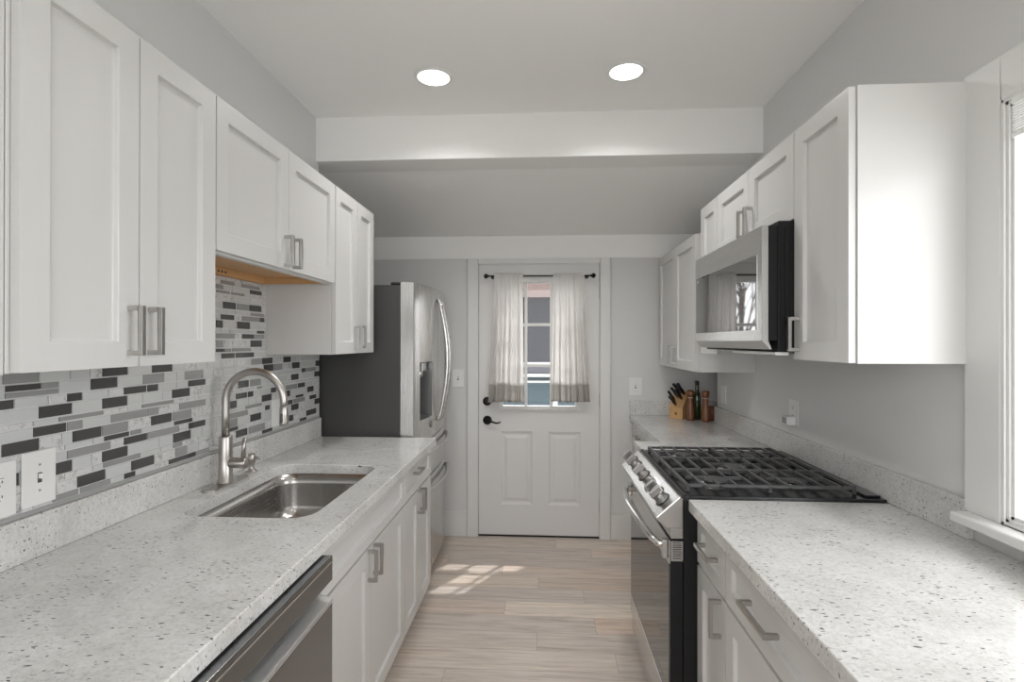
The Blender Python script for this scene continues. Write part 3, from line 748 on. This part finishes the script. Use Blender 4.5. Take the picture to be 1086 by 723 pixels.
# ------------------------------------------------------------------ refrigerator
FY0, FY1 = 2.872, 3.775; FM = 3.318
ff = thing('refrigerator', 'stainless steel french-door refrigerator with dark grey side beside the left counter', 'refrigerator', (-1.1, 3.3, 0))
MB().box(-1.50, -.800, FY0 + .003, FY1 - .003, .03, 1.765).build('body', M['fridge_side'], ff, .004, label='dark grey side and cabinet')
MB().box(-1.45, -.82, FY0 + .03, FY1 - .03, 0, .029).build('foot_rail', M['black_matte'], ff)
for yc in (FY0 + .05, FY1 - .05):
    MB().box(-.86, -.755, yc - .035, yc + .035, 1.7655, 1.783).build('hinge_cover', M['black'], ff, .006)
def fxc(y):
    t = (y - (FY0 + FY1) / 2) / ((FY1 - FY0) / 2)
    return -.676 - .048 * abs(t) ** 2.4
def curved(ya, yb, z0, z1, hole=None, xb=-.797, n=16, rr=.012):
    ys = [ya + (yb - ya) * i / n for i in range(n + 1)]; zs = [z0, z1]
    if hole: ys = sorted(set(ys) | {hole[0], hole[1]}); zs = [z0, hole[2], hole[3], z1]
    mb = MB()
    for i in range(len(ys) - 1):
        for k in range(len(zs) - 1):
            a, b, c_, d_ = ys[i], ys[i + 1], zs[k], zs[k + 1]
            if hole and hole[0] <= a and b <= hole[1] and k == 1: continue
            mb.add([(fxc(a), a, c_), (fxc(b), b, c_), (fxc(b), b, d_), (fxc(a), a, d_)], [(0, 1, 2, 3)], 0, True)
        for z in (z0, z1):
            a, b = ys[i], ys[i + 1]
            mb.add([(xb, a, z), (xb, b, z), (fxc(b), b, z), (fxc(a), a, z)], [(0, 1, 2, 3)])
    zz = zs
    for y in (ya, yb):
        for k in range(len(zz) - 1): mb.add([(xb, y, zz[k]), (fxc(y), y, zz[k]), (fxc(y), y, zz[k + 1]), (xb, y, zz[k + 1])], [(0, 1, 2, 3)])
    mb.add([(xb, ya, z0), (xb, yb, z0), (xb, yb, z1), (xb, ya, z1)], [(0, 1, 2, 3)])
    if hole:
        h0, h1, hz0, hz1 = hole; xd = -.765
        yh = [y for y in ys if h0 <= y <= h1]
        for i in range(len(yh) - 1):
            a, b = yh[i], yh[i + 1]
            for z in (hz0, hz1): mb.add([(xd, a, z), (xd, b, z), (fxc(b), b, z), (fxc(a), a, z)], [(0, 1, 2, 3)], 1)
        for y in (h0, h1): mb.add([(xd, y, hz0), (xd, y, hz1), (fxc(y), y, hz1), (fxc(y), y, hz0)], [(0, 1, 2, 3)], 1)
        mb.add([(xd, h0, hz0), (xd, h1, hz0), (xd, h1, hz1), (xd, h0, hz1)], [(0, 1, 2, 3)], 1)
    return mb
DH = (2.955, 3.165, .99, 1.325)
M['disp'] = mat('dispenser_grey', (.20, .20, .20), .35, .6)
d1 = curved(FY0, FM - .002, .862, 1.780, DH).build('door', [M['steel_z'], M['disp']], ff, .006, 3, label='near door with water dispenser')
d2 = curved(FM + .002, FY1, .862, 1.780).build('door', M['steel_z'], ff, .006, 3)
d3 = curved(FY0, FY1, .636, .856).build('drawer', M['steel_z'], ff, .006, 3)
d4 = curved(FY0, FY1, .060, .630).build('drawer', M['steel_z'], ff, .006, 3)
MB().box(-.76, -.705, 3.00, 3.12, 1.27, 1.322).tube([(-.735, 3.06, 1.272), (-.735, 3.06, 1.235)], .02, 16).build('dispenser_spout', M['chrome'], d1, .003)
MB().box(-.764, -.70, DH[0] + .004, DH[1] - .004, .991, .999).build('drip_tray', M['slot'], d1)
MB().lathe((fxc(3.13), 3.14, .945), [(.024, -.004), (.024, .003), (.021, .005)], 24, (1, 0, 0)).build('badge', M['disp'], d1, label='round grey badge')
def bow(p0, p1, out, bulge, r=.012, n=16, flat=1.0):
    p0, p1, out = Vector(p0), Vector(p1), Vector(out); pts = [p0]
    for k in range(n + 1):
        t = k / n; pts.append(p0 + (p1 - p0) * t + out * (.022 + bulge * math.sin(PI * t)))
    pts.append(p1); return MB().tube(pts, r, 14, flat=flat)
for y, dd in ((FM - .040, d1), (FM + .042, d2)):
    xq = fxc(y) - .001
    bow((xq, y, .955), (xq, y, 1.705), (1, 0, 0), .050, .0125).build('handle', M['steel_z'], dd)
bow((fxc(2.95), 2.95, .795), (fxc(3.70), 3.70, .795), (1, 0, 0), .050, .0125).build('handle', M['steel_z'], d3)
bow((fxc(2.95), 2.95, .568), (fxc(3.70), 3.70, .568), (1, 0, 0), .050, .0125).build('handle', M['steel_z'], d4)

# ------------------------------------------------------------------ gas range
SY0_, SY1_ = 1.790, 2.552
rg = thing('gas_range', 'slide-in stainless gas range with black cast iron grates between the right counters', 'stove', (.8, 2.17, 0))
MB().box(.480, 1.140, SY0_ + .002, SY1_ - .002, .03, .905).build('body', M['black_matte'], rg, .003, label='black body sides')
for xx in (.53, 1.08):
    for yv in (SY0_ + .06, SY1_ - .06): MB().lathe((xx, yv, 0), [(.02, 0), (.02, .029)], 12).build('foot', M['black'], rg)
# control panel, slanted
P = [(.478, .920), (.466, .920), (.388, .850), (.386, .842), (.420, .812), (.478, .812)]
pn = MB().prism([(x, SY0_, z) for x, z in P], (0, SY1_ - SY0_, 0)).build('control_panel', M['steel_y'], rg, .004, 2)
nrm = Vector((-.070, 0, .078)).normalized(); tv = Vector((-.078, 0, -.070)).normalized()
mid = Vector((.427, 0, .885))
MB().obox(mid + Vector((0, 2.055, 0)) + nrm * .0004, tv * .034, Vector((0, .052, 0)), nrm * .0006).build('display', M['mwglass'], pn)
for y in (2.475, 2.375, 2.20, 1.955, 1.870):
    kc = mid + Vector((0, y, 0))
    kn = MB().lathe(kc, [(.028, .0005), (.027, .006), (.0225, .008), (.0215, .026), (.019, .029), (.004, .030)], 24, nrm).build('knob', M['knob'], pn)
    MB().obox(kc + nrm * .037, tv * .024, Vector((0, .0080, 0)), nrm * .0125).build('knob_grip', M['knob'], kn, .003)
    MB().lathe(kc, [(.0300, -.0005), (.0300, .0012)], 24, nrm).build('knob_ring', M['black'], kn)
MB().box(.437, .4785, SY0_ + .004, SY1_ - .004, .775, .8115).build('vent_strip', M['steel_y'], rg, .002)
# oven door
od = MB().box(.436, .478, SY0_ + .003, SY1_ - .003, .145, .770).build('oven_door', [M['black_matte']], rg, .003)
MB().box(.4305, .4356, SY0_ + .004, SY1_ - .004, .222, .690).build('oven_glass', M['ovenglass'], od, .0006, 1, label='smoked glass pane')
MB().box(.4295, .4356, SY0_ + .003, SY1_ - .003, .6905, .770).build('top_rail', M['steel_y'], od, .001)
MB().box(.4295, .4356, SY0_ + .003, SY1_ - .003, .145, .2215).build('bottom_rail', M['steel_y'], od, .001)
o_ = MB()
hx = .428
pts = [(.432, SY0_ + .045, .742), (.405, SY0_ + .045, .745)]
for k in range(1, 18):
    t = k / 18; pts.append((.395 - .034 * math.sin(PI * t), SY0_ + .045 + (SY1_ - SY0_ - .09) * t, .747 + .022 * math.sin(PI * t)))
pts += [(.405, SY1_ - .045, .745), (.432, SY1_ - .045, .742)]
MB().tube(pts, .0125, 14).build('handle', M['chrome'], od)
for yv in (SY0_ + .006, SY1_ - .036):
    MB().box(.412, .4293, yv + .004, yv + .03, .705, .768).build('handle_bracket', M['steel_y'], od, .003)
o_ = MB()
for k in range(8): o_.box(.443, .472, SY0_ + .0015, SY0_ + .0032, .708 + k * .0075, .7115 + k * .0075)
MB().box(.437, .477, SY0_ + .0018, SY0_ + .0035, .70, .768).build('side_vent', M['steel_y'], od)
o_.build('vent_slot', M['slot'], od)
dr = MB().box(.437, .478, SY0_ + .003, SY1_ - .003, .050, .141).build('storage_drawer', M['steel_y'], rg, .004)
# cooktop
MB().box(.468, 1.142, SY0_ - .0015, SY1_ + .001, .9145, .9225).box(.479, 1.14, SY0_ + .001, SY1_ - .001, .9055, .9145)\
    .box(.480, .492, SY0_ + .002, SY1_ - .002, .9225, .927).box(1.085, 1.135, SY0_ + .02, SY1_ - .02, .9225, .930).build('cooktop', M['black'], rg, .002)
burn = [(.635, 1.955, .048), (.925, 1.955, .038), (.635, 2.385, .040), (.925, 2.385, .045), (.78, 2.17, .050)]
for x, y, rr in burn:
    b_ = MB().lathe((x, y, .9226), [(rr + .012, 0), (rr + .010, .005), (rr * .8, .007), (rr * .8, .013), (rr * .5, .0135)], 28).build('burner', M['steel_y'], rg, label='grey metal burner base')
    MB().lathe((x, y, .9362), [(rr, 0), (rr, .0035), (rr * .92, .0055), (rr * .1, .006)], 28).build('burner_cap', M['iron'], b_, label='matt black burner cap')
# three grates
gz = .949
def grate(ya, yb, cs):
    mb = MB(); x0, x1 = .503, 1.075; t = .0048
    def bar(xa, xb, y0, y1, z0=gz - .011, z1=gz): mb.box(xa, xb, y0, y1, z0, z1)
    bar(x0, x1, ya, ya + 2 * t); bar(x0, x1, yb - 2 * t, yb); bar(x0, x0 + 2 * t, ya, yb); bar(x1 - 2 * t, x1, ya, yb)
    ym = (ya + yb) / 2
    k = 0; x = x0 + .0585
    while x < x1 - .03:
        inb = [c_ for c_ in cs if abs(c_[0] - x) < .045]
        if inb:
            bar(x - t, x + t, ya, ym - .032); bar(x - t, x + t, ym + .032, yb)
        else: bar(x - t, x + t, ya, yb)
        x += .0585
    for c_ in cs:
        bar(c_[0] - .105, c_[0] - .036, ym - t, ym + t); bar(c_[0] + .036, c_[0] + .105, ym - t, ym + t)
    for xx in (x0 + t, (x0 + x1) / 2, x1 - t):
        for yv in (ya + t, yb - t): mb.box(xx - .006, xx + .006, yv - t, yv + t, .9228, gz - .005)
    return mb.build('grate', M['iron'], rg, .0015, 1)
grate(1.842, 2.066, burn[0:2]); grate(2.070, 2.276, burn[4:5]); grate(2.280, 2.506, burn[2:4])

# ------------------------------------------------------------------ microwave
mw = thing('microwave', 'over-the-range stainless microwave with a black body above the gas stove', 'microwave', (1.0, 2.17, 1.41))
MB().box(.790, 1.160, 1.7885, 2.546, 1.412, 1.853).build('body', M['black_matte'], mw, .003, label='black body')
o_ = MB()
for k in range(3): o_.box(.775 - .006 * k, .789, 1.7885 + .0 * k, 1.800 + .003 * k, 1.46, 1.835)
MB().box(.760, .789, 1.792, 2.542, 1.45, 1.838).build('door_back', M['black_matte'], mw)
def mwx(y):
    t = (y - 2.167) / .378; return .735 + .002 * t * t
dmw = MB(); N = 20
Pz = [(.760, 1.845), (None, 1.845), (None, 1.448), (.026, 1.418), (.760, 1.418)]
def sect(y):
    x = mwx(y); return [(.7595, y, 1.838), (x, y, 1.838), (x, y, 1.449), (x + .026, y, 1.420), (.7595 + .012, y, 1.420), (.7595, y, 1.45)]
ys = [1.7895 + (2.5445 - 1.7895) * i / N for i in range(N + 1)]
vs = [p for y in ys for p in sect(y)]
dmw.add(vs, [(i * 6 + j, i * 6 + (j + 1) % 6, (i + 1) * 6 + (j + 1) % 6, (i + 1) * 6 + j) for i in range(N) for j in range(6)], 0, False)
dmw.add(sect(ys[0]), [tuple(range(6))]); dmw.add(sect(ys[-1]), [tuple(range(6))[::-1]])
md = dmw.build('door', M['steel_y'], mw, .0015, 1, label='stainless door')
gl_ = MB(); ys2 = [1.828 + (2.532 - 1.828) * i / 24 for i in range(25)]
v2 = []
for y in ys2:
    x = mwx(y); v2 += [(x - .0012, y, 1.487), (x - .0012, y, 1.745), (x + .0005, y, 1.745), (x + .0005, y, 1.487)]
gl_.add([p for i in range(25) for p in v2[i * 4:i * 4 + 2]], [(i * 2, i * 2 + 1, i * 2 + 3, i * 2 + 2) for i in range(24)], 0, True)
gl_.add(v2, [(i * 4 + j, i * 4 + (j + 1) % 4, (i + 1) * 4 + (j + 1) % 4, (i + 1) * 4 + j) for i in range(24) for j in (1, 2, 3)], 0, False)
gl_.add(v2[:4], [(0, 1, 2, 3)]); gl_.add(v2[-4:], [(0, 1, 2, 3)])
MBg = gl_.build('door_glass', M['mwglass'], md, weld=False, label='black mirrored window')
MB().box(mwx(2.50) - .0020, mwx(2.50) - .0012, 2.488, 2.510, 1.722, 1.735).build('badge', M['pull'], MBg)
o_ = MB()
for x in (.800, .815, .83): o_.box(x - .004, x + .004, 1.7855, 1.7886, 1.47, 1.83)
o_.build('side_rib', M['black_matte'], mw)
MB().box(.786, .83, 1.80, 2.20, 1.4005, 1.4115).build('lamp_cover', M['plastic'], mw, .002, label='pale lamp cover underneath')
MB().box(.85, 1.10, 1.85, 2.12, 1.4045, 1.4115).build('grease_filter', M['pull'], mw, .001)
MB().box(.85, 1.10, 2.22, 2.49, 1.4045, 1.4115).build('grease_filter', M['pull'], mw, .001)

# ------------------------------------------------------------------ switch plates and outlets
def wall_plate(name, label, cat, O, U, V, w, h, kind, group=None):
    """O = lower left corner on the wall as seen from the room; U right, V up"""
    O, U, V = Vector(O), Vector(U), Vector(V); Nn = U.cross(V)
    c_ = O + U * w / 2 + V * h / 2
    r_ = thing(name, label, cat, tuple(c_), group)
    MB().obox(c_ + Nn * .003, U * w / 2, V * h / 2, Nn * .0025).build('cover_plate', M['plastic'], r_, .0015)
    fr_ = Nn * .0056
    if kind == 'toggle':
        MB().obox(c_ + fr_, U * .0055, V * .0125, Nn * .0004).build('toggle_slot', M['slot'], r_)
        MB().obox(c_ + Nn * .010 + V * .004, U * .004, V * .006, Nn * .005).build('toggle', M['plastic'], r_, .001)
        for s_ in (-1, 1): MB().lathe(c_ + fr_ + V * s_ * .032, [(.003, 0), (.0028, .0006)], 10, Nn).build('screw', M['pull'], r_)
    elif kind == 'outlet':
        MB().obox(c_ + fr_, U * .0165, V * .034, Nn * .0012).build('receptacle', M['plastic'], r_, .0005)
        o2 = MB()
        for s_ in (-1, 1):
            q = c_ + fr_ + Nn * .0014 + V * s_ * .017
            o2.obox(q - U * .006 + V * .003, U * .0011, V * .004, Nn * .0003); o2.obox(q + U * .006 + V * .003, U * .0011, V * .003, Nn * .0003)
            o2.lathe(q - V * .006, [(.0022, -.0002), (.0022, .0003)], 8, Nn)
        o2.obox(c_ + fr_ + Nn * .0014 + V * .028 , U * .010, V * .0006, Nn * .0002)
        o2.build('outlet_slot', M['slot'], r_)
    else:
        MB().obox(c_ + fr_, U * .0165, V * .033, Nn * .0016).build('rocker', M['plastic'], r_, .0006)
    return r_
LU, LV = (0, 1, 0), (0, 0, 1)
TX = -1.2500
wall_plate('outlet', 'white duplex outlet at the far left edge on the mosaic tiles', 'outlet', (TX, 1.078, 1.036), LU, LV, .080, .128, 'outlet')
wall_plate('light_switch', 'oversized white toggle switch plate on the mosaic tiles, nearest on the left', 'light switch', (TX, 1.172, 1.040), LU, LV, .086, .134, 'toggle')
wall_plate('light_switch', 'blank-faced white switch plate on the mosaic tiles seen through the faucet arch', 'light switch', (TX, 2.322, 1.048), LU, LV, .086, .126, 'rocker')
wall_plate('light_switch', 'white toggle switch plate on the back wall between refrigerator and entry door', 'light switch', (-.673, YB, 1.108), (1, 0, 0), LV, .088, .130, 'toggle')
wall_plate('light_switch', 'white toggle switch plate on the back wall right of the entry door', 'light switch', (.635, YB, 1.054), (1, 0, 0), LV, .092, .132, 'toggle')
wall_plate('light_switch', 'slim white switch plate on the right wall near the far corner by the mills', 'light switch', (XR, 3.445, 1.050), (0, -1, 0), LV, .085, .118, 'rocker')
wall_plate('outlet', 'white outlet on the right wall above the granite upstand, with an adapter plugged in', 'outlet', (XR, 2.512, 1.062), (0, -1, 0), LV, .082, .118, 'outlet')
ad = thing('plug_adapter', 'small white square adapter plugged into the right wall outlet', 'adapter', (XR - .03, 2.47, 1.075))
MB().box(XR - .046, XR - .0076, 2.442, 2.502, 1.064, 1.104).build('housing', M['plastic'], ad, .004)
MB().box(XR - .0475, XR - .0462, 2.452, 2.492, 1.070, 1.098).build('face', M['tile_m'], ad, .0005, 1)

# ------------------------------------------------------------------ recessed lights
def downlight(x, y, label, power=LAMP_POWER):
    r_ = thing('recessed_light', label, 'ceiling light', (x, y, ZC), 'recessed ceiling lights')
    MB().lathe((x, y, ZC), [(.092, 0), (.092, -.002), (.086, -.006), (.076, -.007), (.074, -.003)], 40).build('trim_ring', M['plastic'], r_)
    MB().lathe((x, y, ZC - .0032), [(.0735, 0), (.0735, -.001), (.05, -.002)], 40).build('lens', M['emit'], r_, label='glowing white disc')
    d_ = bpy.data.lights.new('lamp', 'SPOT'); d_.energy = power; d_.spot_size = math.radians(150); d_.spot_blend = 1; d_.shadow_soft_size = .07; d_.color = (1, .99, .975)
    l_ = bpy.data.objects.new('lamp', d_); COL.objects.link(l_); l_.parent = r_; l_.location = (0, 0, -.02)
downlight(-.511, 2.404, 'left of the two glowing round ceiling lights')
downlight(.382, 2.403, 'right of the two glowing round ceiling lights')
downlight(-.511, .30, 'added round ceiling light out of frame overhead, left side', 11)  # unseen pair added to light the near end of the room
downlight(.382, .30, 'added round ceiling light out of frame overhead, right side', 11)

# ------------------------------------------------------------------ things on the far right counter
CZ = .9136
kb = thing('knife_block', 'light wooden knife block with black-handled knives in the far right corner', 'knife block', (.94, 3.69, CZ))
a_ = math.radians(-42)
def rot(p, c0=(.962, 3.700)):
    x, y, z = p; ca, sa = math.cos(a_), math.sin(a_)
    return (c0[0] + ca * x - sa * y, c0[1] + sa * x + ca * y, z)
# local: -y faces the room, block leans back
prof = [(-.055, 0), (-.055, .080), (.035, .185), (.085, .150), (.060, 0)]
hw = .049
MB().prism([rot((-hw, y, CZ + z)) for y, z in prof], Vector(rot((hw, 0, 0))) - Vector(rot((-hw, 0, 0)))).build('block', M['blockwood'], kb, .003)
MB().obox(rot((0, -.0555, CZ + .035)), Vector((math.cos(a_), math.sin(a_), 0)) * .007, (0, 0, .009), Vector((-math.sin(a_), math.cos(a_), 0)) * .0004).build('burned_mark', M['mill'], kb)
slope = Vector((0, .090, .105)).normalized(); out = Vector((0, -.80, .60)).normalized()
def knife(u, t, L, r_, nm='knife'):
    b0 = Vector((u, -.055, CZ + .080)) + slope * t
    L0 = [b0 - out * .02, b0 + out * .003, b0 + out * (L * .35), b0 + out * (L * .75), b0 + out * L]
    pts_ = [Vector(rot(tuple(p))) for p in L0]
    k_ = thing('knife', KL.pop(0), 'knife', tuple(pts_[1]), 'knives in the block')
    MB().tube(pts_[1:], [r_ * .8, r_, r_ * .9, r_ * 1.1], 12).build('grip', M['knifeplastic'], k_)
KL = ['knife with the lowest thick black handle at the front of the block', 'slim black-handled knife at the left of the block, leaning out',
      'middle-left black-handled knife in the block', 'black-handled knife near the middle of the block', 'upper left black-handled knife in the block', 'topmost thick black-handled knife in the block']
for u, t, L, r_ in ((-.008, .022, .100, .012), (-.030, .060, .105, .009), (-.012, .085, .115, .0095), (.018, .075, .105, .012), (-.006, .116, .120, .0095), (.024, .116, .120, .0135)):
    knife(u, t, L, r_)
def mill(x, y, label):
    r_ = thing('pepper_mill', label, 'mill', (x, y, CZ), 'wooden mills')
    MB().lathe((x, y, CZ), [(.026, 0), (.027, .004), (.0265, .03), (.025, .06), (.020, .10), (.0175, .125), (.019, .148), (.0195, .152)], 28).build('body', M['mill'], r_)
    MB().lathe((x, y, CZ + .1522), [(.0185, 0), (.0188, .003), (.0185, .006)], 28).build('ring', M['millring'], r_)
    MB().lathe((x, y, CZ + .1584), [(.020, 0), (.024, .020), (.025, .038), (.022, .045), (.010, .048)], 28).build('cap', M['mill'], r_)
mill(1.006, 3.596, 'reddish wooden mill beside the knife block, left of the green bottle')
mill(1.092, 3.545, 'reddish wooden mill in front right of the green bottle')
bt = thing('oil_bottle', 'dark green glass oil bottle standing between the two wooden mills', 'bottle', (1.066, 3.650, CZ))
MB().lathe((1.066, 3.650, CZ), [(.024, 0), (.027, .004), (.027, .155), (.024, .172), (.014, .190), (.012, .215), (.0125, .235), (.0125, .24)], 28).build('glass', M['bottle'], bt)
MB().lathe((1.066, 3.650, CZ + .2402), [(.014, 0), (.014, .022), (.006, .024)], 20).build('cap', M['bottletop'], bt)
sc2 = thing('wooden_jar', 'short round brown wooden jar behind the right mill', 'jar', (1.155, 3.60, CZ))
MB().lathe((1.160, 3.62, CZ), [(.026, 0), (.030, .004), (.032, .05), (.030, .078)], 24).build('body', M['mill'], sc2)
MB().lathe((1.160, 3.62, CZ + .0784), [(.031, 0), (.032, .006), (.028, .014), (.004, .016)], 24).build('lid', M['mill'], sc2)

# ------------------------------------------------------------------ outside the door: porch, neighbour's house, bare tree
def pm(name, c1, c2, scale, rough=.8):
    m = mat(name, rough=.95, Specular_IOR_Level=.1); q = NT(m)
    q.l(q.ramp(q.noise(q.coords(scale), 1, 4, .6), [(.35, c1), (.65, c2)]), q.p.inputs['Base Color']); return m
M['grass'] = pm('winter_grass', (.15, .148, .13), (.21, .205, .18), (4, 4, 4))
M['shingle'] = pm('pinkish_shingles', (.10, .072, .066), (.15, .112, .104), (9, 9, 30))
M['siding'] = pm('dark_slate_siding', (.010, .010, .018), (.022, .021, .034), (3, 3, 40))
M['bluesiding'] = pm('pale_blue_boards', (.08, .115, .14), (.11, .155, .18), (2, 2, 60))
M['bark'] = pm('grey_bark', (.11, .09, .08), (.22, .19, .17), (20, 20, 4))
o = MB().box(-20, 20, -20, 60, -.5, -.4).build('ground', M['grass']); o['kind'] = 'structure'
o = MB().box(-1.2, 1.2, 3.965, 5.4, -.16, -.06).build('porch_floor', M['bluesiding']); o['kind'] = 'structure'
pr = thing('porch_railing', 'white painted porch railing outside the door window', 'railing', (0, 5.3, -.06))
MB().box(-1.2, 1.2, 5.26, 5.34, 1.09, 1.115).box(-1.2, 1.2, 5.27, 5.33, 1.03, 1.048).build('rail', M['trim'], pr)
for x in (-1.15, .12, 1.15): MB().box(x - .035, x + .035, 5.26, 5.34, -.06, 1.085).build('post', M['trim'], pr)
sh = thing('garden_shed', 'pale blue boarded shed below window level outside the door', 'shed', (0, 7.6, -.4))
MB().box(-1.3, 1.6, 6.8, 8.2, -.4, 1.0).build('wall', M['bluesiding'], sh)
MB().box(-1.4, 1.7, 6.7, 8.3, 1.0, 1.05).build('roof', M['siding'], sh)
nh = thing('neighbour_house', 'house with dark slate walls and a pinkish shingle roof seen through the door window', 'house', (0, 13, -.4))
MB().box(-1.7, 6, 12, 18, -.4, 2.45).build('wall', M['siding'], nh)
MB().prism([(-2.1, 11.6, 2.45), (-2.1, 14.9, 4.1), (-2.1, 18.4, 2.45)], (8.5, 0, 0)).build('roof', M['shingle'], nh)
MB().box(-1.72, 6.0, 11.95, 12.0, .92, .98).box(-1.72, 6.0, 11.9, 12.0, .72, .76).build('sill_band', M['trim'], nh)
def tree(x, y, h, seed, label):
    rn = random.Random(seed); mb = MB()
    def branch(p, d, L, r, lev):
        q_ = [p]; dd = d.copy()
        for k in range(4):
            dd = (dd + Vector((rn.uniform(-.12, .12), rn.uniform(-.12, .12), rn.uniform(-.03, .1)))).normalized(); q_.append(q_[-1] + dd * L / 4)
        mb.tube(q_, [r, r * .85, r * .7, r * .6, r * .45], 6, cap=False)
        if lev < 4:
            for k in range(4 if lev < 2 else 3):
                t = rn.choice((2, 3, 4)); nd = (dd + Vector((rn.uniform(-1, 1), rn.uniform(-1, 1), rn.uniform(-.1, .7)))).normalized()
                branch(q_[t], nd, L * rn.uniform(.55, .75), r * .5, lev + 1)
    branch(Vector((x, y, -.4)), Vector((0, 0, 1)), h, h * .035, 0)
    o = mb.build('bare_tree', M['bark'], weld=False); tag(o, label, 'tree', 'bare winter trees')
tree(-4.75, 17, 3.4, 4, 'bare winter tree mirrored in the microwave door, nearer the house')
tree(-7.3, 22.5, 3.8, 9, 'bare winter tree mirrored in the microwave door, farther away')
# unseen overhang added outside the side window to keep direct sun out
o = MB().box(1.27, 1.95, -1.9, 2.6, 2.35, 2.45).build('added_sun_block', M['trim']); o['kind'] = 'structure'
